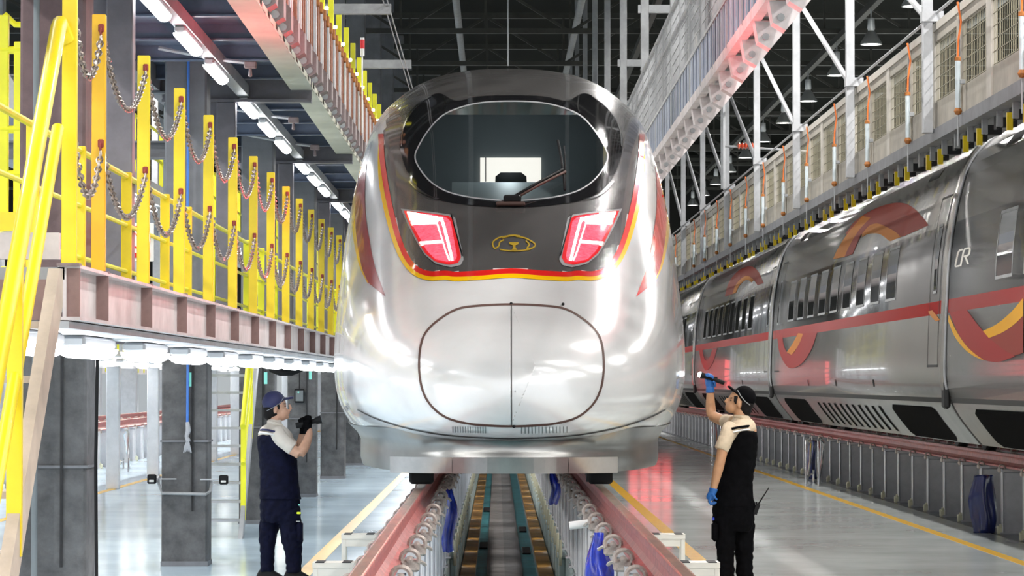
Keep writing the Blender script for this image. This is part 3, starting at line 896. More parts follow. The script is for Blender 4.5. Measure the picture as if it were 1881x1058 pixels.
# polished tube handrails at the pit stairs
def tube_rail(label, x, d, s=1, ln=3.2):
    t = thing('tube_handrail', label, 'handrail', (x, d, 0))
    for k, dx in enumerate((0.0, 0.22)):
        pts = [(dx, 0, 0), (dx, 0, 0.78), (dx + 0.015 * s, 0.03, 0.83), (dx + 0.05 * s, 0.12, 0.84), (dx + 0.12 * s, 0.3, 0.76), (dx + 0.26 * s, ln * 0.6, 0.38), (dx + 0.34 * s, ln, 0.05)]
        MB().tube(pts, 0.022, 8).build('handrail_tube', 'chrome', t, True)
    MB().tube([(0, 0, 0.16), (0.30 * s + 0.1, ln * 0.85, 0.16)], 0.016, 8).build('lower_rail', 'chrome', t, True)
    for y in (0.85 * ln,):
        MB().cyl((0.30 * s + 0.1, y, 0), (0.30 * s + 0.1, y, 0.22), 0.018, 8).build('short_leg', 'chrome', t, True)
    return t
tube_rail('polished steel tube handrail standing free beside the grey posts', 5.42, 55.5)
tube_rail('far polished steel tube handrail behind the black-capped worker', 5.3, 78.0)
tube_rail('polished steel tube handrail beside the white posts beyond the dark columns', -7.75, 64.5, -1)
# ------------------------------------------------------------------ left side: building columns
COLD = [22.4 + 9.45 * k for k in range(11)]
for k, d in enumerate(COLD):
    t = thing('building_column', ['square column with maroon upper shaft behind the yellow stair', 'dark square column with a hanging blue hose', 'dark square column right behind the navy-capped worker',
              'grey square column carrying a small lit tablet', 'grey square column next beyond the one with the tablet'][k] if k < 5 else 'distant grey square column along the chain-post platform', 'column', (-3.13, d, 0), None if k < 5 else 'distant left columns')
    wdt = 0.46 if k else 0.50
    MB().bbox((0, 0, 6.3), wdt - 0.04, wdt - 0.04, 12.6, 0.02).build('shaft', 'column_maroon' if k == 0 else 'column_blue', t)
    MB().bbox((0, 0, 1.03), wdt, wdt, 2.06, 0.02).build('protective_wrap', 'column_grey', t)
    MB().box(-wdt / 2 - 0.012, wdt / 2 + 0.012, -wdt / 2 - 0.012, wdt / 2 + 0.012, 1.24, 1.26).build('strap', 'column_blue', t)
    MB().box(-wdt / 2 - 0.006, wdt / 2 + 0.006, -wdt / 2 - 0.006, wdt / 2 + 0.006, 0.0, 0.05).build('foot_skirting', 'column_blue', t)
    MB().cyl((0.08, -wdt / 2 - 0.02, 0.55), (0.08, -wdt / 2 - 0.02, 2.1), 0.012, 6).build('conduit', 'black_rubber', t)

# ------------------------------------------------------------------ guard chains
def chain_mesh(span, sag, name='safety_chain'):
    n = 200
    pts = [Vector((0, span * i / n, -4 * sag * (i / n) * (1 - i / n))) for i in range(n + 1)]
    L = [0]
    for a, b in zip(pts, pts[1:]):
        L.append(L[-1] + (b - a).length)
    pitch = 0.038; m = MB(); k = 0
    s = 0.02
    while s < L[-1] - 0.01:
        y = float(np.interp(s, L, [p.y for p in pts])); z = float(np.interp(s, L, [p.z for p in pts]))
        y2 = float(np.interp(s + 0.01, L, [p.y for p in pts])); z2 = float(np.interp(s + 0.01, L, [p.z for p in pts]))
        t = Vector((0, y2 - y, z2 - z)).normalized()
        side = Vector((1, 0, 0)) if k % 2 else t.cross(Vector((1, 0, 0)))
        c = Vector((0, y, z))
        ring = [c + t * 0.026 * math.cos(a) + side * 0.014 * math.sin(a) for a in [2 * PI * i / 8 for i in range(8)]]
        m.tube(ring, 0.0055, 5, closed=True)
        s += pitch; k += 1
    return m.mesh(name, 'chain', True)

# ------------------------------------------------------------------ lower platform along the train
PX, PD = -1.9, 14.0
lp = thing('lower_platform', 'waist-high steel platform with yellow chain posts on the navy-capped worker\'s side of the train', 'platform', (PX, PD, 0))
LL = 100.0
MB().box(-0.95, -0.02, 0, LL, 2.30, 2.355).build('deck_plate', 'steel_mid', lp)
MB().prism([(-0.05, 2.365), (0.05, 2.365), (0.05, 2.35), (-0.012, 2.35), (-0.012, 2.135), (0.05, 2.135), (0.05, 2.12), (-0.05, 2.12), (-0.05, 2.135), (-0.028, 2.135), (-0.028, 2.35), (-0.05, 2.35)], 'y', 0, LL).build('edge_beam', 'beam_pink', lp)
MB().box(-0.34, 0.0, 0.0, LL, 2.085, 2.115).build('light_tray', 'steel_light', lp)
MB().box(-0.95, -0.05, -0.02, 0.06, 2.12, 2.30).build('end_beam', 'stiff_brown', lp)
MB().box(-0.95, -0.08, 0.25, 0.31, 2.40, 2.52).build('kick_board', 'beam_pink', lp)
sme = MB().box(-0.012, 0.046, -0.007, 0.007, 2.135, 2.35).mesh('stiffener', 'stiff_brown')
post_m = [MB().bbox((0, 0, 2.98), 0.066, 0.042, 1.235, 0.004).mesh('guard_post', m) for m in ('yellow_deep', 'yellow', 'yellow')]
hook = MB().bbox((0.0, -0.026, 0), 0.028, 0.016, 0.04, 0.005).tube([(0.0, -0.035 - 0.018 * math.sin(a), -0.02 - 0.02 * math.cos(a)) for a in np.linspace(0.2, 2 * PI - 0.2, 8)], 0.005, 5).mesh('chain_hook', 'hook_red')
base = MB().box(-0.05, 0.05, -0.04, 0.04, 2.36, 2.372).mesh('post_base', 'bracket_brown')
CH_TOP = chain_mesh(1.83, 0.27)
NP = 40
for k in range(-1, NP):
    y = 1.03 + 1.9 * k if k >= 0 else 0.0
    link('stiffener', sme, lp, (0, y + 0.02, 0))
    p = link('guard_post', post_m[0 if k in (0,) else (1 if k < 3 else 2)], lp, (0.0, y, 0))
    if k >= 0:
        link('chain_hook', hook, p, (0.012, 0, 3.53)); link('chain_hook', hook, p, (0.012, 0, 2.98))
    link('post_base', base, p)
ord_ = ['first', 'second', 'third', 'fourth', 'fifth', 'sixth', 'seventh', 'eighth', 'ninth', 'tenth', 'eleventh', 'twelfth']
for k in range(-1, 14):
    for z, hn in ((3.50, 'upper'), (2.95, 'lower')):
        if k == -1:
            me = chain_mesh(0.97, 0.25) if hn == 'upper' else MB_first
            if hn == 'upper':
                MB_first = me
        else:
            me = CH_TOP
        o = link('safety_chain', me, None, (PX + 0.014, PD + (1.03 + 1.9 * k if k >= 0 else 0.0) + 0.03, z))
        kk = k + 1
        tag(o, '%s sagging chain in the %s gap between yellow posts after the stair' % (hn, ord_[kk] if kk < 12 else 'last far'), 'chain', 'safety chains along the platform')
# inner railing at the back of the deck
rp = MB().bbox((0, 0, 2.875), 0.075, 0.05, 1.03, 0.004).mesh('rail_post', 'yellow')
rp2 = MB().bbox((0, 0, 2.875), 0.075, 0.05, 1.03, 0.004).mesh('rail_post', 'yellow_lemon')
for k, d in enumerate([16.5, 18.6, 20.7, 23.3, 26.0, 27.9, 30.2, 34.5, 36.6, 38.8, 43.5, 46, 48.4, 53, 56, 62, 66, 72]):
    link('rail_post', rp if d < 29 else rp2, lp, (-0.84, d - PD, 0))
for z in (3.36, 3.0, 2.66):
    MB().cyl((-0.84, 2.4, z), (-0.84, 60, z), 0.022 if z > 3.2 else 0.017, 8).build('inner_rail', 'yellow_lemon', lp, True)
for d in COLD:
    MB().box(-1.0, -0.05, d - PD + 0.7, d - PD + 0.85, 2.12, 2.30).build('cross_beam', 'steel_purple', lp)

# LED battens: lower row under the deck, upper row under the roof-level platform
def batten(mglow, ln, wd, name):
    body = MB().bbox((0, 0, 0.03), wd * 0.8, ln, 0.06, 0.015).mesh('batten_body', 'batten_body')
    rings = []
    for y in np.linspace(-ln / 2 * 0.95, ln / 2 * 0.95, 5):
        rings.append([(wd / 2 * math.cos(a), y, -0.055 * math.sin(a)) for a in np.linspace(0, PI, 9)])
    g = MB().loft(rings, cap=True).mesh('diffuser', mglow, True)
    return body, g
BL = batten('led_white', 1.3, 0.17, 'lower')
BU = batten('led_upper', 1.5, 0.12, 'upper')
d = 14.0
k = 0
while d < 95:
    t = thing('led_batten', 'bright white LED batten under the edge of the lower platform', 'light', (-2.17, max(d, 14.7), 2.022), 'LED battens under the lower platform')
    link('batten_body', BL[0], t); link('diffuser', BL[1], t)
    d += 2.75; k += 1
for b in range(-3, 9):
    for j in range(3):
        dd = 24.7 + 9.4 * b + 2.7 * j
        t = thing('led_batten', 'bright white LED batten under the roof-level platform with rusty flaps', 'light', (-2.69, dd, 4.80), 'LED battens under the rusty-flap platform')
        link('batten_body', BU[0], t); link('diffuser', BU[1], t)

# ------------------------------------------------------------------ roof-level platform on the left
UX, UD = -1.95, 4.0
up = thing('roof_level_platform', 'roof-level steel platform with rusty flaps and lemon-yellow posts, above the chain posts', 'platform', (UX, UD, 0))
UL = 110.0
MB().box(-1.75, -0.02, 0, UL, 5.14, 5.2).build('deck_plate', 'steel_blue', up)
MB().prism([(-0.24, 4.93), (0.0, 4.93), (0.0, 4.945), (-0.03, 4.945), (-0.03, 5.2), (-0.05, 5.2), (-0.05, 4.945), (-0.24, 4.945)], 'y', 0, UL).build('edge_beam', 'cream', up)
MB().prism([(-0.80, 4.86), (-0.68, 4.86), (-0.68, 4.98), (-0.80, 4.98)], 'y', 0, UL).build('light_beam', 'steel_light', up)
MB().box(-1.75, -1.6, 0, UL, 4.9, 5.14).build('back_beam', 'steel_purple', up)
jm = MB().prism([(-0.05, 4.99), (0.05, 4.99), (0.05, 5.005), (0.008, 5.005), (0.008, 5.14), (-0.008, 5.14), (-0.008, 5.005), (-0.05, 5.005)], 'x', -1.6, -0.05).mesh('joist', 'steel_blue')
y = 0.6
while y < UL - 5:
    link('joist', jm, up, (0, y, 0)); y += 1.88
cbm = MB().prism([(-0.09, 4.80), (0.09, 4.80), (0.09, 4.83), (0.02, 4.83), (0.02, 5.06), (0.09, 5.06), (0.09, 5.09), (-0.09, 5.09), (-0.09, 5.06), (-0.02, 5.06), (-0.02, 4.83), (-0.09, 4.83)], 'x', -1.6, -0.02).mesh('main_cross_beam', 'steel_purple')
pcm = MB().bbox((-0.92, 0, 3.58), 0.20, 0.20, 2.44, 0.01).mesh('support_column', 'steel_purple')
kn = MB().prism([(0.0, 4.80), (0.0, 4.35), (-0.04, 4.35), (-0.5, 4.80)], 'y', -0.02, 0.02).mesh('gusset', 'steel_purple')
for k in range(-1, 8):
    yy = 33.4 + 9.4 * k - UD
    if yy < 0:
        continue
    c = link('main_cross_beam', cbm, up, (0, yy, 0))
    pc = link('support_column', pcm, up, (0, yy, 0))
    link('gusset', kn, pc, (-1.02, 0, 0))
br = MB().prism([(0.0, 5.0), (0.10, 4.84), (0.17, 4.88), (0.17, 5.06), (0.05, 5.20), (0.0, 5.20)], 'y', -0.14, 0.14).mesh('roller_bracket', 'bracket_brown')
brl = MB().cyl((0.10, -0.16, 4.90), (0.10, 0.16, 4.90), 0.035, 8).mesh('roller', 'steel_mid')
y = 10.0
while y < 75:
    b = link('roller_bracket', br, up, (0, y, 0)); link('roller', brl, b)
    y += 0.95
sl = [MB().box(0.05, 0.07, -0.05, 0.05, 5.12, 5.86).mesh('flap_slat', m) for m in ('slat_rust', 'steel_light', 'beam_pink', 'slat_rust')]
hg = MB().bbox((0.075, 0, 5.80), 0.05, 0.09, 0.12, 0.008).mesh('flap_hinge', 'rust_orange')
y = 14.0; k = 0
while y < 80 and k < 290:
    s_ = link('flap_slat', sl[k % 4], up, (0, y, 0))
    if k % 2 == 0 and y < 50:
        link('flap_hinge', hg, s_)
    y += 0.32; k += 1
gp = MB().bbox((0, 0, 5.8), 0.066, 0.045, 1.2, 0.004).mesh('guard_post', 'yellow_lemon')
ml = MB().lathe([(0, -0.022), (0.018, -0.016), (0.022, 0.0), (0.018, 0.016), (0, 0.022)], (0.055, -0.03, 0), 8).mesh('marker_lamp', 'lamp_glow', True)
for k in range(30):
    p = link('guard_post', gp, up, (0.0, 14 + 1.88 * k, 0))
    link('marker_lamp', ml, p, (0, 0, 5.98))
for z in (6.32, 5.95):
    MB().cyl((-1.6, 0, z), (-1.6, UL, z), 0.02, 8).build('back_rail', 'yellow_lemon', up, True)
for x0_, y0_, d_ in ((615, 17, 37.8), (672, 118, 46.7)):
    a = at(x0_, y0_, d_)
    MB().box(-0.04 - 1.2, -1.28 - UX, d_ - UD - 0.06, d_ - UD + 0.06, a.z - 0.06, a.z + 0.06).build('cantilever_arm', 'steel_mid', up)
for dx in (0.0, 0.05):
    MB().cyl((0.66 - dx, 24, 6.3), (0.58 - dx, 70, 6.55), 0.008, 5).build('safety_wire', 'steel_light', up)
# ceiling sprinkler drops under the platform
for d_ in (30.2, 36.6, 40.9):
    q = MB().tube([(-1.3, 0, 5.04), (-0.7, 0, 4.93), (-0.45, 0, 4.9)], 0.02, 6).build('pipe_branch', 'steel_light', up, True); q.location = (0, d_ - UD, 0)
    r_ = MB().bbox((-0.42, 0, 4.88), 0.12, 0.08, 0.07, 0.01).lathe([(0, -0.10), (0.02, -0.09), (0.012, 0.0), (0, 0.0)], (-0.42, 0, 4.86), 8).build('sprinkler_head', 'bracket_brown', q)
wl = thing('warning_lamp', 'small red and white warning lamp on a thin pole above the lemon-yellow posts', 'lamp', (UX + 0.12, 42.6, 5.2))
a = at(663, 95, 42.6)
MB().cyl((0, 0, 0), (0, 0, a.z - 5.2 - 0.06), 0.012, 6).build('pole', 'white', wl)
MB().cyl((0, 0, a.z - 5.26), (0, 0, a.z - 5.16), 0.03, 10).build('lamp_base', 'white', wl, True)
MB().cyl((0, 0, a.z - 5.16), (0, 0, a.z - 5.04), 0.032, 10).build('red_cap', 'sign_red', wl, True)
MB().cyl((0, 0, a.z - 5.04), (0, 0, a.z - 5.01), 0.03, 10).build('lamp_cap', 'white', wl, True)

# ------------------------------------------------------------------ stairs up to the platform
def stair(label, xr, dtop, width, ztop=2.34, run=1.1, ymat='yellow', smat='tan'):
    t = thing('steel_stair', label, 'stair', (xr, dtop, 0))
    L = ztop * run
    def along(z, dz=0.0):
        return (-(ztop - z) * run, z + dz)
    for x in (0.0, -width):
        y0, z0 = along(0.0); y1, z1 = along(ztop)
        MB().prism([(y0 - 0.1, 0.0), (y0 + 0.14, 0.0), (y1, z1 - 0.16), (y1, z1), (y1 - 0.1, z1)], 'x', x - 0.025, x + 0.025).build('stringer', smat, t)
        for off, r in ((1.06, 0.036), (0.62, 0.028)):
            a = along(0.25, off); b = along(ztop, off)
            pts = [(x, a[0], a[1]), (x, b[0], b[1])]
            if off > 1:
                pts += [(x, b[0] + 0.05, b[1] + 0.025), (x, b[0] + 0.12, b[1] + 0.01), (x + 0.02, b[0] + 0.15, b[1] - 0.04)]
            MB().tube(pts, r, 10).build('handrail', ymat, t, True)
        for z in (1.25, 0.3):
            y, zz = along(z)
            MB().box(x - 0.03, x + 0.03, y - 0.02, y + 0.02, z - 0.1, z + 1.06).build('rail_post', ymat, t)
    for k in range(1, 10):
        z = ztop * k / 10
        y = along(z)[0]
        MB().box(-width, 0, y - 0.02, y + 0.22, z - 0.03, z).build('tread', smat, t)
    return t
stair('tan steel stair with thick yellow handrails climbing to the lower platform', -1.93, 13.84, 0.8)
stair('pale steel stair with lemon-yellow handrails between the dark columns', -3.02, 39.6, 0.8, 2.15, 1.1, 'yellow_lemon', 'steel_light')

# yellow railings of the stair tower behind the first column
tw = thing('stair_tower', 'yellow-railed stair landing behind the maroon column', 'stair', (-4.1, 24.0, 0))
def tw_at(x, y, d=24.0):
    p = at(x, y, d); return (p.x + 4.1, p.y - 24.0, p.z)
a = tw_at(-60, 390); b = tw_at(46, 425)
MB().box(a[0], b[0], -0.05, 0.05, b[2], a[2]).build('toe_board', 'yellow', tw)
MB().box(a[0], b[0], -0.04, 1.0, b[2] - 0.14, b[2]).build('landing_beam', 'beam_pink', tw)
for x in (-14, 6, 34):
    p0, p1 = tw_at(x, 395), tw_at(x, 77 if x > 20 else 28)
    MB().bbox((p0[0], 0, (p0[2] + p1[2]) / 2), 0.075, 0.05, p1[2] - p0[2], 0.005).build('rail_post', 'yellow_lemon', tw)
for y in (92, 238, 320):
    MB().cyl(tw_at(-60, y), tw_at(40, y), 0.03, 8).build('guard_rail', 'yellow_lemon', tw, True)
MB().tube([tw_at(8, 26, 24.6), tw_at(28, 45, 24.6), tw_at(72, 47, 24.6)], 0.024, 8).build('guard_rail', 'yellow_lemon', tw, True)
MB().tube([tw_at(40, 58, 24.8), tw_at(72, 58, 24.8)], 0.02, 8).build('guard_rail', 'yellow_lemon', tw, True)
MB().tube([tw_at(40, 215, 24.4), tw_at(72, 235, 24.4)], 0.03, 8).build('guard_rail', 'yellow_lemon', tw, True)
for x in (-4.55 + 4.1, -3.62 + 4.1):
    MB().box(x - 0.05, x + 0.05, 0.9, 1.0, 0, b[2] - 0.14).build('tower_leg', 'steel_purple', tw)
MB().bar(tw_at(30, 200, 25), tw_at(-60, 60, 25), 0.06, 0.2).build('stair_stringer', 'steel_light', tw)

# horizontal service beams between the columns
for lab, y, d, x0_, x1_, hh in (('upper grey service beam bridging from the blue-hose column towards the empty tracks', 155, 33.2, -9.0, -3.36, 0.20), ('lower grey service beam bridging from the blue-hose column towards the empty tracks', 276, 33.2, -9.0, -3.36, 0.19)):
    z = at(260, y, d).z
    o = MB().prism([(-0.08, -hh / 2), (0.08, -hh / 2), (0.08, -hh / 2 + 0.02), (0.012, -hh / 2 + 0.02), (0.012, hh / 2 - 0.02), (0.08, hh / 2 - 0.02), (0.08, hh / 2), (-0.08, hh / 2), (-0.08, hh / 2 - 0.02), (-0.012, hh / 2 - 0.02), (-0.012, -hh / 2 + 0.02), (-0.08, -hh / 2 + 0.02)], 'x', x0_, x1_).build('service_beam', 'column_blue')
    o.location = (0, d, z); tag(o, lab, 'beam')
for lab, x, d, r in (('slim dark pipe running up beside the maroon column', 65, 22.0, 0.022), ('dark blue-grey riser pipe beside the blue-hose column', 308, 34.0, 0.05)):
    p = at(x, 529, d)
    o = MB().cyl((0, 0, 0), (0, 0, 12), r, 10).build('riser_pipe', 'cab_dark', None, True); o.location = (p.x, d, 0); tag(o, lab, 'pipe')
p = at(178, 1000, 21.9)
o = MB().tube([(0.02, 0, 0), (0.0, 0, 0.3), (-0.01, 0, 1.3), (0.0, 0, 2.1)], 0.013, 6).build('power_cable', 'black', None, True); o.location = (p.x, 21.9, 0)
tag(o, 'black power cable running down the edge of the column behind the yellow stair', 'cable')

# blue hose with a frayed end on the second column
p = at(345, 529, 31.57)
h = thing('blue_hose', 'bright blue hose with a frayed cloth end hanging in front of a dark column', 'hose', (p.x, 31.57, 1.1))
MB().tube([(0, 0, 0.32), (0.004, 0, 1.2), (-0.004, 0, 2.5), (0.0, 0, 4.05)], 0.014, 8).build('hose', 'hose_blue', h, True)
kn_ = MB().tube([(0, 0, 0.34), (0.012, -0.01, 0.26), (-0.008, 0, 0.2), (0.01, 0, 0.15)], [0.02, 0.028, 0.02, 0.026], 8).build('knot', 'post_grey', h, True)
for q in (-0.04, -0.028, -0.016, -0.005, 0.008, 0.02, 0.032, 0.042):
    MB().tube([(0.005, 0, 0.17), (q * 0.6, -0.01, 0.10), (q, 0, 0.05 - abs(q) * 0.4)], [0.010, 0.007, 0.003], 6).build('frayed_strand', 'post_grey', kn_, True)
# socket boxes on brackets each side of the second column
for lab, x, y in (('black socket box on the outer bracket of the blue-hose column, next to the far railing', 279, 880), ('black socket box on the bracket of the blue-hose column beside the pale stair', 411, 881)):
    p = at(x, y, 31.55)
    t = thing('socket_box', lab, 'socket box', (p.x, 31.55, p.z))
    MB().bbox((0, 0, 0), 0.09, 0.06, 0.095, 0.012).build('box', 'black', t)
    MB().bbox((0, -0.032, -0.018), 0.05, 0.01, 0.02, 0.004).build('cover', 'reflective', t)
    s_ = 1 if x < 340 else -1
    MB().box(min(0, s_ * 0.24), max(0, s_ * 0.24), 0.035, 0.045, -0.006, 0.006).build('bracket', 'steel_light', t)
# collar bar low on that column
p = at(348, 905, 31.7)
o = MB().tube([(-0.262, 0.1, 0.16), (-0.262, -0.02, 0.12), (-0.22, -0.05, 0.0), (0.22, -0.05, -0.01), (0.262, -0.02, 0.02), (0.262, 0.1, 0.12)], 0.016, 8).build('collar_bar', 'steel_mid', None, True)
o.location = (-3.13, 31.62, p.z); tag(o, 'grey bent collar bar around the blue-hose column', 'bar')
# tablet on the fourth column
p = at(550, 727, COLD[3] - 0.26)
t = thing('wall_tablet', 'small dark tablet with a green light on a grey column', 'tablet', (p.x, COLD[3] - 0.26, p.z))
MB().bbox((0, 0, 0), 0.16, 0.05, 0.22, 0.012).build('housing', 'black', t)
sc_ = MB().box(-0.06, 0.06, -0.028, -0.024, -0.085, 0.085).build('screen', 'cab_dark', t)
MB().lathe([(0, -0.006), (0.016, -0.004), (0.016, 0), (0, 0)], (-0.015, -0.028, 0.055), 8, 'y').build('status_light', 'screen_green', sc_)
MB().cyl((0, 0.02, 0.1), (0, 0.02, 0.55), 0.006, 6).build('cord', 'black', t)
# black air ducts under the deck
for lab, pts in (('black flexible duct sagging under the lower platform by the lit tablet', [(500, 679), (515, 684), (535, 684), (555, 676)]), ('black flexible duct sagging under the lower platform by the pale stair', [(395, 655), (415, 660), (440, 660), (465, 654)])):
    dd = 38.0 if pts[0][0] > 450 else 30.0
    q = [at(x, y, dd) for x, y in pts]
    q = [Vector((q[0].x - 0.03, q[0].y, 2.10))] + q + [Vector((q[-1].x + 0.03, q[-1].y, 2.10))]
    o = MB().tube([v - q[0] for v in q], 0.045, 10).build('flexible_duct', 'black', None, True); o.location = q[0]
    tag(o, lab, 'duct')
for lab, x, y, d in (('green tag hanging on the blue-hose column', 350, 686, 31.6), ('green tag hanging under the lower platform behind the capped worker', 488, 685, 37.0), ('green tag hanging beside the lit tablet column', 570, 680, 44.0)):
    p = at(x, y, d); t = thing('hanging_tag', lab, 'tag', p); MB().bbox((0, 0, -0.06), 0.04, 0.01, 0.14, 0.003).build('card', 'screen_green', t); MB().cyl((0, 0, 0), (0, 0, 2.30 - p.z), 0.003, 5).build('string', 'black', t)
# white sign with a red ring, and the white cabinet next to it
p = at(255, 445, 25.2)
t = thing('prohibition_sign', 'white sign board with a red ring and red caption on the lower platform railing', 'sign', (p.x, 25.2, p.z))
MB().bbox((0, 0, 0), 0.24, 0.014, 0.31, 0.006).build('board', 'white', t)
MB().tube([(0.085 * math.cos(a), -0.010, 0.04 + 0.085 * math.sin(a)) for a in np.linspace(0, 2 * PI, 28)[:-1]], 0.008, 6, closed=True).build('ring', 'sign_red', t, True)
MB().bar((-0.058, -0.010, 0.098), (0.058, -0.010, -0.018), 0.014, 0.006).build('slash', 'sign_red', t)
MB().box(-0.09, 0.09, -0.012, -0.006, -0.125, -0.085).build('caption', 'sign_red', t)
for q in (-0.05, -0.01, 0.03):
    MB().box(q, q + 0.02, -0.014, -0.012, -0.115, -0.095).build('caption_mark', 'white', t)
p = at(214, 468, 24.6)
t = thing('control_cabinet', 'white control cabinet with a black handle beside the sign board', 'cabinet', (p.x, 24.6, 2.36))
MB().bbox((0, 0.1, 0.20), 0.16, 0.3, 0.40, 0.01).build('cabinet_body', 'white_paint', t)
dr = MB().box(-0.07, 0.075, -0.062, -0.05, 0.02, 0.38).build('cabinet_door', 'white_paint', t)
MB().tube([(0.05, -0.062, 0.12), (0.05, -0.085, 0.13), (0.05, -0.085, 0.23), (0.05, -0.062, 0.24)], 0.007, 6).build('handle', 'black', dr, True)
MB().tube([(-0.08, -0.02, 0.42), (-0.02, -0.06, 0.33), (0.06, -0.08, 0.27), (0.075, -0.07, 0.33)], 0.006, 6).build('cable', 'black', t, True)
MB().box(-0.16, -0.085, -0.04, 0.2, 0.0, 0.34).build('side_panel', 'purple_panel', t)
# ------------------------------------------------------------------ the bays further left: platforms over the empty tracks
def far_platform(label, x, d0, d1, side):
    t = thing('lower_platform', label, 'platform', (x, d0, 0))
    L = d1 - d0
    MB().box(-0.45, 0.45, 0, L, 2.28, 2.36).build('deck_plate', 'white_paint', t)
    MB().box(0.45 * side - 0.02, 0.45 * side + 0.02, 0, L, 2.10, 2.38).build('edge_beam', 'beam_pink', t)
    gp_ = MB().bbox((0.42 * side, 0, 2.95), 0.07, 0.05, 1.2, 0.004).mesh('guard_post', 'yellow_lemon')
    lg = MB().bbox((-0.3 * side, 0, 1.05), 0.22, 0.22, 2.1, 0.01).mesh('support_leg', 'post_light')
    tb = MB().box(0.455 * side - 0.03, 0.455 * side + 0.03, -0.16, 0.16, 2.16, 2.36).mesh('yellow_plate', 'yellow_lemon')
    y = 0.8
    while y < L - 1:
        g = link('guard_post', gp_, t, (0, y, 0))
        link('yellow_plate', tb, g)
        y += 1.9
    y = 2.0
    while y < L:
        link('support_leg', lg, t, (0, y, 0)); y += 6.3
    for z in (3.4, 2.95):
        MB().cyl((-0.42 * side, 0, z), (-0.42 * side, L, z), 0.025, 6).build('guard_rail', 'yellow_lemon', t)
    return t
far_platform('far lower platform on this side of the first empty track beyond the dark columns', -6.9, 46, 125, -1)
far_platform('far lower platform between the two empty tracks beyond the dark columns', -13.6, 50, 125, 1)
for x, grp, lab in ((-7.1, 'LED battens under the far platform near the columns', 'white LED batten under the far platform this side of the first empty track'), (-13.4, 'LED battens under the platform between the empty tracks', 'white LED batten under the platform between the two empty tracks')):
    d = 49.0
    while d < 110:
        t = thing('led_batten', lab, 'light', (x, d, 2.2), grp)
        link('batten_body', BL[0], t); link('diffuser', BL[1], t)
        d += 2.75
for x, lab in ((-12.2, 'pale grey column between the empty tracks'), (-22.0, 'pale grey column beyond the second empty track')):
    cm = MB().bbox((0, 0, 6.3), 0.5, 0.5, 12.6, 0.02).mesh('building_column', 'post_grey')
    for k in range(9):
        o = link('building_column', cm, None, (x, 48 + 9.45 * k, 0)); tag(o, lab, 'column', lab + 's')
# roof-level walkway over the left bay
t = thing('roof_level_platform', 'blue-grey roof-level platform over the empty tracks with yellow railing', 'platform', (-6.6, 40, 0))
MB().box(-0.7, 0.7, 0, 85, 5.05, 5.2).build('deck_plate', 'steel_blue', t)
MB().box(0.66, 0.72, 0, 85, 4.9, 5.25).build('edge_beam', 'steel_light', t)
for z in (6.2, 5.7):
    MB().cyl((0.66, 0, z), (0.66, 85, z), 0.025, 6).build('guard_rail', 'yellow_lemon', t)
gp_ = MB().bbox((0.66, 0, 5.72), 0.07, 0.05, 1.0, 0.004).mesh('guard_post', 'yellow_lemon')
for k in range(40):
    link('guard_post', gp_, t, (0, 1 + k * 2.1, 0))
hm = MB().bbox((-0.6, 0, 8.6), 0.14, 0.14, 7.4, 0.01).mesh('hanger_post', 'steel_light')
for k in range(10):
    link('hanger_post', hm, t, (0, 2 + k * 8.1, 0))
d = 42
while d < 110:
    q = thing('led_batten', 'white LED batten under the roof-level platform over the empty tracks', 'light', (-6.0, d, 4.85), 'LED battens over the empty tracks')
    link('batten_body', BU[0], q); link('diffuser', BU[1], q)
    d += 3.1
o = MB().box(0, 30.5, 0, 0.1, 0, 4.2).build('wall_back', 'wall_white'); o.location = (-35.5, D_END - 0.12, 0); struct(o)
# ------------------------------------------------------------------ silver train standing on the right-hand track
SEC = dense(FULL, 120)
def sec_x(z):
    """half width of the body at height z above rail"""
    zs = [p[1] for p in SEC][::-1]; xs = [p[0] for p in SEC][::-1]
    return float(np.interp(z, zs, xs))
levels = sorted(set([4.05, 4.03, 3.99, 3.93, 3.85, 3.74, 3.6, 3.45, 3.3, 3.1, 2.95, 2.77, 2.6, 2.4, 2.2, 2.0, 1.85, 1.69, 1.5, 1.3, 1.1, 0.95, 0.8, 0.68, 0.62, 0.55, 0.47, 0.4, 0.32, 0.25, 0.18, 0.12]), reverse=True)
half = [(sec_x(z) if z < 4.05 else 0.0, z) for z in levels]
def car_mesh(L):
    m = MB()
    ring = [(-x, z) for x, z in half] + [(x, z) for x, z in reversed(half[1:])]
    n = len(ring)
    ys = [0, 0.04, L - 0.04, L]
    rings = [[(x * (0.985 if j in (0, 3) else 1), y, z) for x, z in ring] for j, y in enumerate(ys)]
    for k in range(3):
        for i in range(n):
            a, b = ring[i], ring[(i + 1) % n]
            zc = (a[1] + b[1]) / 2
            m.cur = 1 if 1.85 < zc < 2.77 else 2 if 1.69 < zc < 1.85 else 3 if zc < 0.62 else 4 if zc < 0.68 else 0
            m.add([rings[k][i], rings[k][(i + 1) % n], rings[k + 1][(i + 1) % n], rings[k + 1][i]], [(0, 1, 2, 3)])
    m.cur = 0
    m.add(rings[0], [tuple(range(n))]); m.add(rings[3], [tuple(range(n))])
    me = m.mesh('car_body', ['silver_side', 'band_grey', 'side_red', 'skirt_metal', 'seam'])
    bm = bmesh.new(); bm.from_mesh(me); bmesh.ops.remove_doubles(bm, verts=bm.verts, dist=0.0005); bmesh.ops.recalc_face_normals(bm, faces=bm.faces); bm.to_mesh(me); bm.free()
    me.polygons.foreach_set('use_smooth', [True] * len(me.polygons)); me.set_sharp_from_angle(angle=math.radians(35))
    return me
rt = thing('high_speed_train', 'long silver bullet train with red stripe and ribbon swirls, standing beside the beige gantry', 'train', (XR, 13.9, ZR))
GAPS = [13.75, 37.6, 61.6, 85.5, 109.5]
car_me = car_mesh(23.55)
wv = MB()
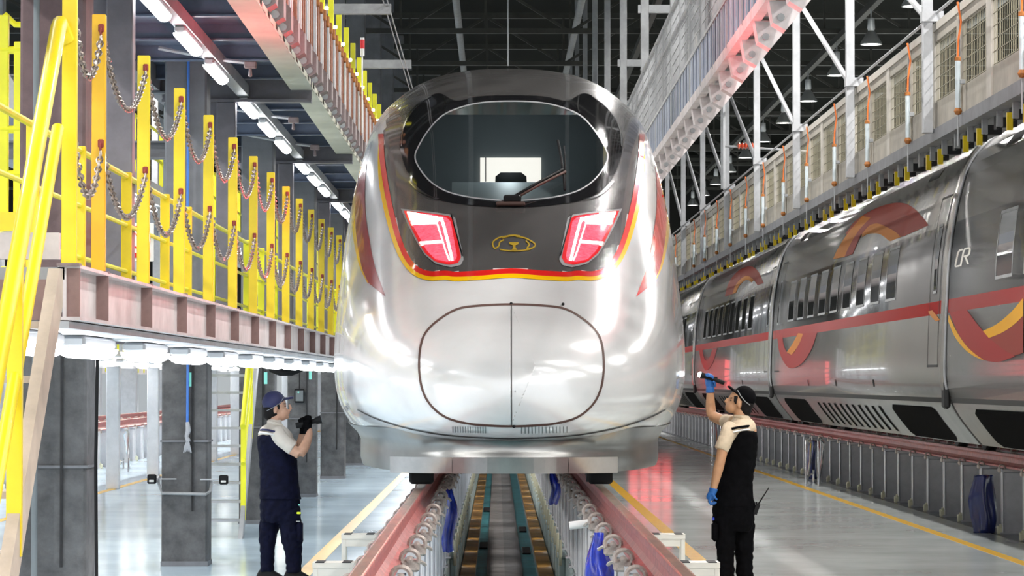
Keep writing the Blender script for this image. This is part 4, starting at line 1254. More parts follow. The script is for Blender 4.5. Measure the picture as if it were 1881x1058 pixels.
def side_patch(y0, y1, z0, z1, off, nz=4, r=0.0):
    m = MB(); rows = []
    for i in range(nz + 1):
        z = z0 + (z1 - z0) * i / nz
        ins = r if i in (0, nz) else 0.0
        rows.append([(-sec_x(z) - off, y0 + ins, z), (-sec_x(z) - off, y1 - ins, z)])
    return m.loft(rows, closed=False)
win_me = side_patch(-0.52, 0.52, 2.0, 2.68, 0.006, 6, 0.05).mesh('window', 'window_side', fix=False)
frm = MB()
def frame_mesh(y0, y1, z0, z1, w_, off):
    m = MB()
    for a in ((y0, y1, z0, z0 + w_), (y0, y1, z1 - w_, z1), (y0, y0 + w_, z0 + w_, z1 - w_), (y1 - w_, y1, z0 + w_, z1 - w_)):
        n = 6; rows = []
        for i in range(n + 1):
            z = a[2] + (a[3] - a[2]) * i / n
            rows.append([(-sec_x(z) - off, a[0], z), (-sec_x(z) - off, a[1], z)])
        m.loft(rows, closed=False)
    bm = bmesh.new(); me = m.mesh('f', 'steel_mid', fix=False); bm.from_mesh(me); bmesh.ops.remove_doubles(bm, verts=bm.verts, dist=0.002); bm.to_mesh(me); bm.free()
    return me
wfr = frame_mesh(-0.56, 0.56, 1.97, 2.71, 0.035, 0.009); wfr.name = 'window_frame'
dfr = frame_mesh(-0.46, 0.46, 1.05, 3.15, 0.03, 0.006); dfr.name = 'door_frame'; dfr.materials[0] = MAT['seam']
dwn = side_patch(-0.13, 0.13, 2.0, 2.75, 0.008, 6, 0.03).mesh('door_window', 'window_side', fix=False)
dwf = frame_mesh(-0.16, 0.16, 1.95, 2.8, 0.03, 0.010); dwf.name = 'window_frame'
bog = side_patch(-2.2, 2.2, 0.13, 0.56, 0.006, 8, 0.25).mesh('bogie_opening', 'void', fix=False)
slt = side_patch(-0.14, 0.14, 0.17, 0.52, 0.007, 8, 0.0).mesh('vent_slot', 'void', fix=False)
jack = side_patch(-0.07, 0.07, 0.80, 0.90, 0.006, 2, 0.02).mesh('jacking_point', 'black', fix=False)
rvent = side_patch(-0.5, 0.5, 3.48, 3.62, 0.006, 3).mesh('roof_vent', 'seam', fix=False)
wheel_me = MB().lathe([(0.0, -0.07), (0.40, -0.068), (0.455, -0.062), (0.46, -0.052), (0.45, -0.044), (0.431, -0.038), (0.43, 0.065), (0.36, 0.07), (0.0, 0.05)], (0, 0, 0.432), 28, 'x').mesh('wheel', 'black', True)
for c in range(4):
    y0 = GAPS[c] + 0.15 - 13.9
    car = link('car_body', car_me, rt, (0, y0, 0))
    cs = [3.9, 2.0 + 3.9] + [] if False else []
    ctr = [5.25 + 1.83 * k for k in range(9)] if c else [19.45 - 1.83 * k for k in range(4)]
    for y in ctr:
        link('window', win_me, car, (0, y, 0)); link('window_frame', wfr, car, (0, y, 0))
    for y in ((0.85,) if c == 0 else (0.85, 22.5)):
        link('door_frame', dfr, car, (0, y, 0)); link('door_window', dwn, car, (0, y, 0)); link('window_frame', dwf, car, (0, y, 0))
    for y in (3.6, 19.9):
        link('bogie_opening', bog, car, (0, y, 0))
        for q in (-1.2, 1.2):
            for sx in (-0.75, 0.75):
                wo = link('wheel', wheel_me, car, (sx, y + q, 0)); wo.scale = (1 if sx > 0 else -1, 1, 1)
    for k in range(11):
        link('vent_slot', slt, car, (0, 7.2 + k * 0.86, 0))
    for y in (7.0, 12.0, 16.4):
        link('jacking_point', jack, car, (0, y, 0))
    for y in (3.0, 20.5):
        link('roof_vent', rvent, car, (0, y, 0))
for g in GAPS[1:4]:
    # bellows between two cars, with its pale bead and the rubber block at the bottom
    ring = [(-x * 0.975, z) for x, z in half] + [(x * 0.975, z) for x, z in reversed(half[1:])]
    m = MB(); m.loft([[(x, -0.17, z) for x, z in ring], [(x, 0.17, z) for x, z in ring]])
    gb = m.build('gangway_bellows', 'black_rubber', rt, True); gb.location = (0, g - 13.9, 0)
    bead = [(-sec_x(z) - 0.012, 0, z) for z in np.linspace(0.78, 3.9, 40)]
    for q, rr, mm in ((-0.02, 0.05, 'silver_side'), (-0.12, 0.016, 'steel_light'), (0.09, 0.02, 'steel_mid')):
        b_ = MB().tube([(x, q, z) for x, y, z in bead], rr, 8).build('bellows_bead', mm, gb, True)
    MB().bbox((-sec_x(0.75) - 0.01, 0.0, 0.72), 0.08, 0.26, 0.34, 0.03).build('rubber_block', 'black_rubber', gb)

# painted swirls, traced on the side and laid on its skin
vv, ff = [], []
for z in levels:
    vv += [(XR - sec_x(min(z, 4.049)), 13.9, ZR + z), (XR - sec_x(min(z, 4.049)), 110.0, ZR + z)]
for i in range(len(levels) - 1):
    ff.append((2 * i, 2 * i + 1, 2 * i + 3, 2 * i + 2))
BV2 = BVHTree.FromPolygons([Vector(v) for v in vv], ff)
def hit2(x, y, off=0.006):
    loc, nor, i, dist = BV2.ray_cast(O, ray(x, y), 300)
    if loc is None:
        return at(x, y, 60)
    if nor.x > 0:
        nor = -nor
    return loc + nor * off
def swirl(a, b, name, mt, off=0.007, n=40, smooth=True):
    if smooth:
        a = [(p.x, p.y) for p in catmull([(x, y, 0) for x, y in a], 8)]
        b = [(p.x, p.y) for p in catmull([(x, y, 0) for x, y in b], 8)]
    a = resample(a, n, False); b = resample(b, n, False)
    m = MB()
    m.loft([[hit2(p[0] + (q[0] - p[0]) * k / 3, p[1] + (q[1] - p[1]) * k / 3, off) for k in range(4)] for p, q in zip(a, b)], closed=False)
    m.v = [(p[0] - XR, p[1] - 13.9, p[2] - ZR) for p in m.v]
    return m.build(name, mt, rt, 'all', False)
archo = [(1553, 430), (1573, 405), (1605, 385), (1637, 374), (1663, 374), (1682, 385), (1700, 405), (1706, 414)]
archi = [(1584, 430), (1596, 416), (1608, 411), (1618, 412), (1637, 421), (1648, 428), (1656, 435), (1668, 431)]
swirl(archo, archi, 'swirl_band', 'side_dark')
swirl(archi[:7], [(1584, 436), (1592, 431), (1600, 429), (1612, 429), (1622, 433), (1632, 441), (1636, 443)], 'swirl_band', 'side_orange')
swirl([(1531, 476), (1541, 455), (1560, 426), (1585, 397)], [(1552, 472), (1562, 450), (1578, 424), (1600, 400)], 'swirl_band', 'side_orange', 0.008)
swirl([(1552, 472), (1562, 450), (1578, 424), (1598, 402)], [(1567, 467), (1575, 448), (1587, 424), (1604, 406)], 'swirl_band', 'side_dark', 0.008)
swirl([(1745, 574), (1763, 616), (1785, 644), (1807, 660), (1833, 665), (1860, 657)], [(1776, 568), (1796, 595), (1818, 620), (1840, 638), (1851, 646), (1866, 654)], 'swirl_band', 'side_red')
swirl([(1743, 590), (1755, 618), (1772, 640), (1790, 654), (1808, 662)], [(1744, 578), (1757, 606), (1774, 632), (1790, 648), (1808, 661)], 'swirl_band', 'side_yellow', 0.009)
swirl([(1881, 547), (1859, 573), (1833, 595), (1807, 608)], [(1881, 580), (1862, 598), (1842, 611), (1818, 621)], 'swirl_band', 'side_yellow', 0.009)
swirl([(1881, 580), (1862, 598), (1842, 611), (1818, 621)], [(1881, 648), (1872, 651), (1862, 652), (1842, 640)], 'swirl_band', 'side_dark', 0.008)
swirl([(1706, 572), (1712, 582), (1720, 590)], [(1714, 570), (1722, 580), (1728, 588)], 'swirl_band', 'side_orange', 0.009)
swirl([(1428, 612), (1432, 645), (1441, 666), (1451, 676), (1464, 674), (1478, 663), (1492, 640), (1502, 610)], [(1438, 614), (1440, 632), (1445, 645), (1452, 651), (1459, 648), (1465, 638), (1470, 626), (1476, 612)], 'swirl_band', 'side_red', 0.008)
swirl([(1446, 647), (1455, 634), (1462, 622), (1467, 612)], [(1455, 652), (1464, 640), (1471, 627), (1476, 613)], 'swirl_band', 'side_orange', 0.010)
swirl([(1332, 545), (1338, 522), (1350, 504), (1366, 492), (1382, 490), (1394, 500), (1403, 520)], [(1346, 540), (1351, 526), (1358, 516), (1368, 508), (1377, 508), (1385, 514), (1392, 524)], 'swirl_band', 'side_dark', 0.008)
swirl([(1346, 540), (1351, 526), (1358, 516), (1368, 508), (1377, 508), (1385, 514)], [(1352, 538), (1357, 527), (1363, 520), (1369, 515), (1376, 515), (1381, 519)], 'swirl_band', 'side_orange', 0.009)
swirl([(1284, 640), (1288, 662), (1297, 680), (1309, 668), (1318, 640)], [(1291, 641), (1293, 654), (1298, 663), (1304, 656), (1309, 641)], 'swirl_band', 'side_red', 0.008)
# lettering C R
def stroke(pts, wd, nm):
    pts = resample(pts, 40, False); A, B = [], []
    for i, p in enumerate(pts):
        a, b = pts[max(i - 1, 0)], pts[min(i + 1, 39)]
        tx, ty = b[0] - a[0], b[1] - a[1]; l = math.hypot(tx, ty) or 1
        A.append(hit2(p[0] - ty / l * wd, p[1] + tx / l * wd, 0.011)); B.append(hit2(p[0] + ty / l * wd, p[1] - tx / l * wd, 0.011))
    m = MB().loft([[a, b] for a, b in zip(A, B)], closed=False)
    m.v = [(p[0] - XR, p[1] - 13.9, p[2] - ZR) for p in m.v]
    o = m.build(nm, 'white_paint', rt, False, False)
    return o
stroke([(1770.5, 458.5), (1765, 459.5), (1761.5, 464), (1756.5, 488), (1757, 490), (1764.5, 488)], 1.5, 'letter_c')
stroke([(1766, 489), (1771.5, 463), (1774, 457.5), (1782, 455.5), (1783.5, 457.5), (1782, 466), (1779.5, 469.5), (1772, 471.5)], 1.6, 'letter_r')
stroke([(1775, 471.5), (1780, 485)], 1.7, 'letter_r_leg')

# ------------------------------------------------------------------ overhead screen gantry beside the silver train
GX, GD = 5.1, 27.4
gt = thing('screened_gantry', 'beige overhead gantry of wide posts and wire screens along the silver train', 'platform', (GX, GD, 0))
GL = 92.0
MB().prism([(-0.06, 4.62), (0.10, 4.62), (0.10, 4.66), (0.0, 4.66), (0.0, 4.76), (-0.06, 4.76)], 'y', 0, GL).build('bottom_beam', 'column_blue', gt)
MB().box(0.0, 0.62, 0, GL, 4.66, 4.70).build('deck_plate', 'steel_mid', gt)
MB().box(-0.04, 0.05, 0, GL, 5.90, 5.99).build('top_rail', 'fence_frame', gt)
for z, x in ((6.10, -0.03), (6.05, 0.06)):
    MB().cyl((x, 0, z), (x, GL, z), 0.018, 8).build('hand_rail', 'steel_light', gt, True)
wp_m = [MB().box(-0.03, 0.03, -0.16, 0.16, 4.76, 5.9).mesh('screen_post', m) for m in ('fence_frame', 'fence_beige')]
kp_m = MB().box(-0.012, 0.012, -0.89, 0.89, 4.76, 5.08).mesh('kick_panel', 'fence_beige')
hp_m = MB().box(-0.02, 0.02, -0.89, 0.89, 5.78, 5.9).mesh('head_panel', 'fence_beige')
mesh_m = MB()
for i in range(17):
    y = -0.87 + i * 1.74 / 16
    mesh_m.box(-0.003, 0.003, y - 0.0022, y + 0.0022, 5.08, 5.78)
for i in range(6):
    z = 5.10 + i * 0.66 / 5
    mesh_m.box(-0.0035, 0.0035, -0.89, 0.89, z - 0.004, z + 0.004)
mesh_m = mesh_m.mesh('wire_screen', 'wire')
bk = MB().box(0.10, 0.13, -0.10, 0.10, 4.48, 4.64).box(0.13, 0.32, -0.07, 0.07, 4.50, 4.60).mesh('flap_bracket', 'black_rubber')
bk2 = MB().box(0.02, 0.08, -0.03, 0.03, 4.46, 4.63).mesh('bracket_plate', 'steel_mid')
yp = MB().box(0.04, 0.10, -0.13, -0.08, 4.38, 4.56).mesh('yellow_marker', 'yellow')
k = 0
y = 0.9
while y < GL - 1:
    link('screen_post', wp_m[k % 2], gt, (0, y, 0))
    if y < GL - 3:
        link('kick_panel', kp_m, gt, (0, y + 1.05, 0)); link('head_panel', hp_m, gt, (0, y + 1.05, 0))
        w_ = link('wire_screen', mesh_m, gt, (0, y + 1.05, 0)); w_['kind'] = 'stuff'
    y += 2.1; k += 1
y = 0.5; k = 0
while y < GL - 1:
    b_ = link('flap_bracket', bk, gt, (0, y, 0))
    if k % 3 != 2:
        link('yellow_marker', yp, b_)
    link('bracket_plate', bk2, b_, (0, 0.4, 0))
    y += 1.0; k += 1
hgm = MB().bbox((-0.13, 0, 8.66), 0.12, 0.12, 7.9, 0.008).mesh('hanger_post', 'steel_light')
dgm = MB().tube([(-0.13, 0.05, 6.05), (-0.13, 8.0, 8.25)], 0.04, 8).mesh('diagonal_brace', 'steel_light', True)
jbm = MB().box(-0.2, 0.05, -0.09, 0.09, 6.0, 6.12).mesh('joint_plate', 'steel_light')
for k in range(-1, 10):
    yy = 36.4 + 8.0 * k - GD
    h_ = link('hanger_post', hgm, gt, (0, yy, 0))
    link('diagonal_brace', dgm, h_); link('joint_plate', jbm, h_)
# spring balancers with orange hoses in front of the screens
bal_c = MB().cyl((0, 0, -0.55), (0, 0, 0.0), 0.028, 10).mesh('cylinder', 'cylinder_pale', True)
bal_h = MB().tube([(0, 0, 0.0), (0.01, 0.03, 0.2), (0.03, -0.05, 0.4), (0.0, 0.0, 0.62)], 0.012, 6).mesh('orange_hose', 'hose_orange', True)
bal_b = MB().tube([(0.02, 0.03, -0.3), (0.03, 0.06, 0.1), (0.02, 0.02, 0.62)], 0.008, 6).mesh('grey_hose', 'column_blue', True)
bal_k = MB().lathe([(0, -0.045), (0.03, -0.035), (0.045, 0.0), (0.03, 0.035), (0, 0.045)], (0, 0, -0.57), 10).mesh('brown_knob', 'rust_orange', True)
bal_r = MB().cyl((0, 0, -0.95), (0, 0, -0.6), 0.009, 6).mesh('pull_rod', 'steel_light')
bal_t = MB().lathe([(0, -0.03), (0.035, -0.02), (0.035, 0.02), (0, 0.03)], (0, 0, 0.0), 10).mesh('top_collar', 'rust_orange', True)
bal_m = MB().bbox((0.05, 0, -0.25), 0.06, 0.05, 0.05, 0.006).mesh('clamp', 'steel_mid')
for k in range(17):
    d = 34.2 + 4.2 * k - 4.2
    t = thing('air_balancer', 'pale blue air cylinder with an orange hose hanging on the wire screens', 'air cylinder', (GX - 0.10, d, 5.35), 'air cylinders on the screened gantry')
    for nm, me in (('cylinder', bal_c), ('orange_hose', bal_h), ('grey_hose', bal_b), ('brown_knob', bal_k), ('pull_rod', bal_r), ('top_collar', bal_t), ('clamp', bal_m)):
        link(nm, me, t)

# ------------------------------------------------------------------ roof-level walkway right of the near train
WX, WD = 2.1, 10.0
wk = thing('roof_level_walkway', 'grey-blue hanging walkway with slatted edge and mesh railing above the black-capped worker\'s side', 'platform', (WX, WD, 0))
WL = 92.0
MB().prism([(0, 4.83), (0.08, 4.83), (0.08, 4.85), (0.02, 4.85), (0.02, 4.93), (0, 4.93)], 'y', 0, WL).build('edge_angle', 'beam_pink', wk)
MB().box(0.03, 0.24, 0, WL, 4.86, 4.90).build('deck_plate', 'steel_mid', wk)
sl2 = [MB().box(0.0, 0.025, -0.07, 0.07, 4.93, 5.34).mesh('edge_slat', m) for m in ('steel_slat', 'steel_blue')]
y = 8.0; k = 0
while y < 85 and k < 280:
    link('edge_slat', sl2[k % 2], wk, (0, y, 0)); y += 0.29; k += 1
MB().box(-0.01, 0.03, 0, WL, 5.34, 5.38).build('slat_rail', 'steel_mid', wk)
for z in (6.34, 6.0):
    MB().cyl((0.02, 0, z), (0.02, WL, z), 0.028, 8).build('hand_rail', 'steel_mid', wk, True)
ps = MB().bbox((0.02, 0, 5.62), 0.05, 0.05, 1.44, 0.004).mesh('rail_post', 'steel_mid')
ms = MB()
for i in range(13):
    yy = -0.85 + i * 1.7 / 12
    ms.box(0.017, 0.023, yy - 0.003, yy + 0.003, 5.40, 6.3)
for i in range(8):
    z = 5.42 + i * 0.86 / 7
    ms.box(0.016, 0.024, -0.88, 0.88, z - 0.004, z + 0.004)
ms = ms.mesh('mesh_panel', 'steel_mid')
fr_ = MB().box(0.3, 0.32, -0.7, 0.7, 4.9, 5.9).mesh('inner_panel', 'fence_beige')
k = 0; y = 4.0
while y < WL - 1:
    link('rail_post', ps, wk, (0, y, 0))
    w_ = link('mesh_panel', ms, wk, (0, y + 0.93, 0)); w_['kind'] = 'stuff'
    if k % 4 == 0:
        link('inner_panel', fr_, wk, (-0.1, y + 0.93, 0))
    y += 1.86; k += 1
bw = MB().prism([(0.03, 4.83), (0.26, 4.83), (0.26, 4.72), (0.16, 4.60), (0.06, 4.66)], 'y', -0.12, 0.12).mesh('roller_bracket', 'beam_pink')
bl = MB().cyl((0.12, -0.16, 4.70), (0.12, 0.16, 4.70), 0.03, 8).mesh('roller', 'steel_mid')
y = 12.0
while y < 80:
    b_ = link('roller_bracket', bw, wk, (0, y, 0)); link('roller', bl, b_); y += 1.4
hw = MB().bbox((0.12, 0, 8.7), 0.12, 0.12, 7.8, 0.008).mesh('hanger_post', 'steel_mid')
hc = MB().box(0.02, 0.9, -0.05, 0.05, 7.4, 7.52).mesh('cross_bar', 'steel_mid')
for k in range(-2, 8):
    h_ = link('hanger_post', hw, wk, (0, 39.4 + 8.1 * k - WD, 0)); link('cross_bar', hc, h_)
# catenary insulator beyond the walkway
p = at(1350, 268, 66)
t = thing('catenary_insulator', 'ribbed red insulator on a thin horizontal bar above the beige gantry', 'insulator', p)
MB().cyl((-0.25, 0, 0), (1.6, 0, -0.12), 0.025, 8).build('bar', 'steel_light', t, True)
MB().lathe([(0.03 + (0.05 if i % 2 else 0.0), 0.05 + i * 0.035) for i in range(14)], (0, 0, 0), 12, 'x').build('ribs', 'insulator', t, True)
MB().cyl((-0.25, 0, -0.9), (-0.25, 0, 4.0), 0.05, 8).build('mast', 'steel_light', t, True)

# red signal board standing at the end of the aisle beside the near train (its glow lies on the floor)
t = thing('signal_board', 'glowing red signal board on a post far down the aisle between the trains', 'signal', (4.15, 86.0, 0))
MB().bbox((0, 0, 0.5), 0.08, 0.08, 1.0, 0.01).build('post', 'steel_mid', t)
MB().bbox((0, 0.03, 1.75), 1.30, 0.10, 1.7, 0.02).build('housing', 'black', t)
for i in range(4):
    for j in range(5):
        MB().bbox((-0.45 + 0.3 * i, -0.03, 1.13 + 0.31 * j), 0.25, 0.03, 0.26, 0.01).build('lamp_tile', 'signal_red', t)
MB().bbox((0, 0, 0.02), 0.4, 0.4, 0.04, 0.01).build('base_plate', 'steel_mid', t)
# ------------------------------------------------------------------ the two workers
from mathutils import noise as mnoise
def blob(name, m, mt, parent, voxel=0.012, smooth=4, wr=0.0):
    """fuse overlapping closed shapes into one continuous smooth surface"""
    me0 = m.mesh('tmp', mt)
    ob = bpy.data.objects.new('tmp', me0); COL.objects.link(ob)
    r = ob.modifiers.new('r', 'REMESH'); r.mode = 'VOXEL'; r.voxel_size = voxel
    if smooth:
        s = ob.modifiers.new('s', 'SMOOTH'); s.iterations = smooth; s.factor = 0.5
    dg = bpy.context.evaluated_depsgraph_get(); dg.update()
    me = bpy.data.meshes.new_from_object(ob.evaluated_get(dg))
    bpy.data.objects.remove(ob)
    me.name = name
    if wr:
        nn = [v.normal.copy() for v in me.vertices]
        for v, n_ in zip(me.vertices, nn):
            c = v.co
            q = Vector((c.x * 9 + c.z * 5, c.y * 9, c.z * 13 - c.x * 6))
            v.co = c + n_ * wr * (abs(mnoise.noise(q)) * 2.2 - 0.7 + 0.5 * mnoise.noise(q * 2.3))
        me.update()
    me.materials.clear(); me.materials.append(MAT[mt])
    me.polygons.foreach_set('use_smooth', [True] * len(me.polygons))
    return link(name, me, parent)

def ell(m, c, rx, ry, rz, n=18, tilt=0.0):
    """ellipsoid; tilt leans it in the picture plane"""
    rings = []; ct, st = math.cos(tilt), math.sin(tilt)
    for i in range(n + 1):
        q = PI * i / n
        ring = []
        for j in range(n):
            a = 2 * PI * j / n
            s_ = max(math.sin(q), 0.02)
            x, y, z = rx * s_ * math.cos(a), ry * s_ * math.sin(a), -rz * math.cos(q)
            ring.append((c[0] + x * ct - z * st, c[1] + y, c[2] + x * st + z * ct))
        rings.append(ring)
    return m.loft(rings, cap=True)

def stack(m, rows, n=24):
    """trunk from horizontal ellipses: (x, y, z, rx, ry)"""
    c = catmull([(r[0], r[1], r[2]) for r in rows], 4); rr = catmull([(r[3], r[4], 0) for r in rows], 4)
    return m.loft([[(p.x + q.x * math.cos(2 * PI * i / n), p.y + q.y * math.sin(2 * PI * i / n), p.z) for i in range(n)] for p, q in zip(c, rr)], cap=True)

def limb(m, pts, rad, n=14):
    c = catmull(pts, 6); r = [v.x for v in catmull([(q, 0, 0) for q in rad], 6)]
    return m.tube(c, r, n)

def hand(m, wrist, palm, axis, curl, across, fl=0.085, r=0.0095):
    """glove: palm plus five separate bent fingers; axis = finger direction, curl = bend direction, across = over the knuckles"""
    W, P = Vector(wrist), Vector(palm)
    ax, cu, ac = (Vector(v).normalized() for v in (axis, curl, across))
    m.tube([W, W + (P - W) * 0.5, P, P + ax * 0.03], [0.030, 0.036, 0.040, 0.034], 12)
    for k, (o, l) in enumerate(((-0.031, 0.92), (-0.0105, 1.05), (0.0105, 1.0), (0.030, 0.8))):
        b = P + ax * 0.028 + ac * o
        f = fl * l
        m.tube([b - ax * 0.03, b + ax * f * 0.25, b + ax * f * 0.45 + cu * f * 0.25, b + ax * f * 0.35 + cu * f * 0.60, b + ax * f * 0.10 + cu * f * 0.75], [r * 1.15, r * 1.1, r, r * 0.95, r * 0.8], 8)
    b = P - ax * 0.015 - ac * 0.034
    m.tube([b + ac * 0.01, b - ac * 0.018 + cu * 0.018, b - ac * 0.016 + cu * 0.042 + ax * 0.018, b + cu * 0.062 + ax * 0.030], [r * 1.35, r * 1.3, r * 1.1, r * 0.9], 8)
    return m

# ---- worker on the left: navy cap and overalls, black gloves, aiming a torch
SL, FXL, FYL, DL = 198.0, 517.0, 1066.0, 29.3
def A(px, py, y=0.0):
    return ((px - FXL) / SL, y, (FYL - py) / SL)
base = at(FXL, FYL, DL)
man = thing('person', 'worker in navy cap and overalls with black gloves, aiming a black torch at the train', 'person', (base.x, DL, 0.0))
m = MB()
ell(m, A(507, 744), 0.092, 0.078, 0.115, 20, 0.12)                     # skull
ell(m, A(517, 758), 0.062, 0.060, 0.072, 16, 0.25)                     # jaw
m.tube([A(531.0, 742), A(533.6, 750.3), A(531.5, 753)], [0.010, 0.015, 0.010], 8)   # nose
m.tube([A(526, 765.5), A(530, 766.5)], [0.022, 0.016], 8)              # chin
m.tube([A(528, 757.5), A(532, 758)], [0.018, 0.010], 8)                # mouth
ell(m, A(506.5, 753, -0.078), 0.020, 0.014, 0.032, 12, -0.25)          # near ear
ell(m, A(506.5, 753, 0.078), 0.020, 0.014, 0.032, 12, -0.25)
limb(m, [A(506, 764), A(504, 775), A(503, 790)], [0.058, 0.058, 0.070])
stack(m, [A(503, 786) + (0.10, 0.10), A(506, 800) + (0.15, 0.16), A(509, 840) + (0.155, 0.14), A(512, 890) + (0.14, 0.13), A(514, 925) + (0.15, 0.14)])
limb(m, [A(511, 797, -0.17), A(531, 818, -0.215), A(553, 833, -0.235)], [0.056, 0.052, 0.047])
limb(m, [A(553, 833, -0.235), A(562, 818, -0.20), A(569, 797, -0.14), A(567, 786, -0.11)], [0.046, 0.047, 0.034, 0.032])
limb(m, [A(508, 797, 0.17), A(528, 818, 0.20), A(546, 828, 0.20)], [0.055, 0.05, 0.045])
limb(m, [A(546, 828, 0.20), A(552, 810, 0.12), A(558, 788, 0.0)], [0.044, 0.044, 0.033])
for a, b, c, y in (((503, 930), (492, 985), (489, 1052), 0.05), ((526, 930), (536, 985), (541, 1052), -0.04)):
    limb(m, [A(*a, y), A(*b, y), A(*c, y)], [0.075, 0.056, 0.042])
body = blob('body', m, 'skin', man, 0.008, 3)
for nm, c, r, mt_ in (('eye', A(524.0, 745.5, -0.047), (0.010, 0.007, 0.005), 'hair'), ('eyebrow', A(523.5, 741.2, -0.049), (0.015, 0.008, 0.004), 'hair'), ('lips', A(531.2, 758.0, -0.006), (0.008, 0.016, 0.005), 'lips')):
    q = MB(); ell(q, c, *r, 10); q.build(nm, mt_, body, True)
q = MB(); ell(q, A(499, 753), 0.083, 0.084, 0.082, 18, 0.15); ell(q, A(493, 761), 0.052, 0.07, 0.055, 16)
q.tube([A(509, 741, -0.074), A(513, 747, -0.076), A(512.5, 753, -0.074)], [0.016, 0.014, 0.006], 8)
blob('hair', q, 'hair', man, 0.009, 2)
q = MB(); ell(q, A(501.5, 737), 0.108, 0.096, 0.098, 20, 0.42)
rings = []
for u in np.linspace(0, 1, 7):
    wdt = 0.075 * math.sqrt(max(1e-3, 1 - (u * 0.92) ** 2)) + 0.004
    cx = A(519 + 20 * u, 732.0 - 5 * u + 2.0 * u * u)
    rings.append([(cx[0], wdt * math.cos(a) * 1.0, cx[2] - 0.018 * math.cos(a) ** 2 + 0.009 * math.sin(a)) for a in np.linspace(0, 2 * PI, 14)[:-1]])
q.loft(rings, cap=True)
cap_o = blob('cap', q, 'cap_navy', man, 0.007, 2)
MB().tube([A(490.5, 754, -0.085), A(503, 748, -0.105), A(515, 740, -0.098), A(521.5, 730, -0.072)], 0.003, 6).build('cap_piping', 'steel_mid', cap_o, True)
MB().lathe([(0, -0.004), (0.010, 0), (0, 0.005)], A(497, 717), 8).build('cap_button', 'cap_navy', cap_o, True)
# shirt: collar, shoulders, near and far sleeve
q = MB()
stack(q, [A(504, 770) + (0.066, 0.066), A(503, 778) + (0.072, 0.075), A(503, 785) + (0.115, 0.13), A(505, 796) + (0.158, 0.185), A(508, 815) + (0.166, 0.165), A(510, 850) + (0.165, 0.155)])
limb(q, [A(509, 794, -0.13), A(518, 804, -0.19), A(530, 815, -0.212), A(541, 823, -0.222)], [0.078, 0.072, 0.067, 0.064])
limb(q, [A(506, 794, 0.13), A(518, 806, 0.18), A(536, 822, 0.20)], [0.078, 0.07, 0.062])
shirt_o = blob('shirt', q, 'shirt', man, 0.009, 3, 0.004)
q = MB().tube([A(492, 774, -0.05), A(505, 777, -0.078), A(519, 781, -0.05)], [0.016, 0.018, 0.014], 8); q.build('collar', 'shirt', shirt_o, True)
# overalls
q = MB()
stack(q, [A(499, 798) + (0.125, 0.190), A(501, 806) + (0.150, 0.197), A(506, 822) + (0.172, 0.192), A(511, 850) + (0.178, 0.178), A(513, 885) + (0.182, 0.172), A(514.5, 916) + (0.196, 0.18)])
ov = blob('overall_top', q, 'navy', man, 0.010, 3, 0.006)
MB().tube([A(475.5, 795.5, -0.04), A(482, 794, -0.145), A(493, 794.5, -0.205), A(507, 798, -0.222)], 0.008, 6).build('reflective_strap', 'reflective', ov, True)
MB().tube([A(478, 790, -0.04), A(484, 788, -0.14), A(496, 789, -0.198), A(508, 792, -0.216)], 0.010, 6).build('shoulder_strap', 'cap_navy', ov, True)
q = MB()
stack(q, [A(514, 908) + (0.178, 0.16), A(514, 925) + (0.185, 0.165), A(515, 945) + (0.188, 0.16), A(515, 958) + (0.17, 0.145)])
limb(q, [A(499, 935, 0.05), A(493, 970, 0.05), A(490.5, 1000, 0.05), A(490, 1030, 0.05), A(489.5, 1050, 0.05)], [0.106, 0.092, 0.078, 0.066, 0.070])
limb(q, [A(531, 935, -0.04), A(534, 970, -0.05), A(538, 1000, -0.05), A(540, 1030, -0.04), A(540, 1050, -0.04)], [0.110, 0.108, 0.094, 0.076, 0.076])
tr = blob('trousers', q, 'navy', man, 0.010, 3, 0.009)
MB().bbox(A(551.5, 975, -0.075), 0.055, 0.15, 0.19, 0.02).build('cargo_pocket', 'navy', tr)
MB().bbox(A(550.0, 940.5, -0.12), 0.040, 0.03, 0.020, 0.006).build('hi_vis_tab', 'hi_vis', tr)
MB().bbox(A(550.5, 925.5, -0.13), 0.016, 0.02, 0.012, 0.003).build('status_light', 'screen_green', tr)
MB().bbox(A(549, 955.5, -0.13), 0.036, 0.02, 0.006, 0.002).build('pocket_label', 'reflective', tr)
for (x, y) in ((490, 0.05), (541, -0.04)):
    q = MB(); c = A(x, 1056)
    stack(q, [(c[0] + 0.03, y, 0.005, 0.13, 0.052), (c[0] + 0.03, y, 0.03, 0.135, 0.054), (c[0] + 0.015, y, 0.06, 0.11, 0.05), (c[0] - 0.01, y, 0.10, 0.065, 0.05)])
    blob('shoe', q, 'black', man, 0.009, 2)
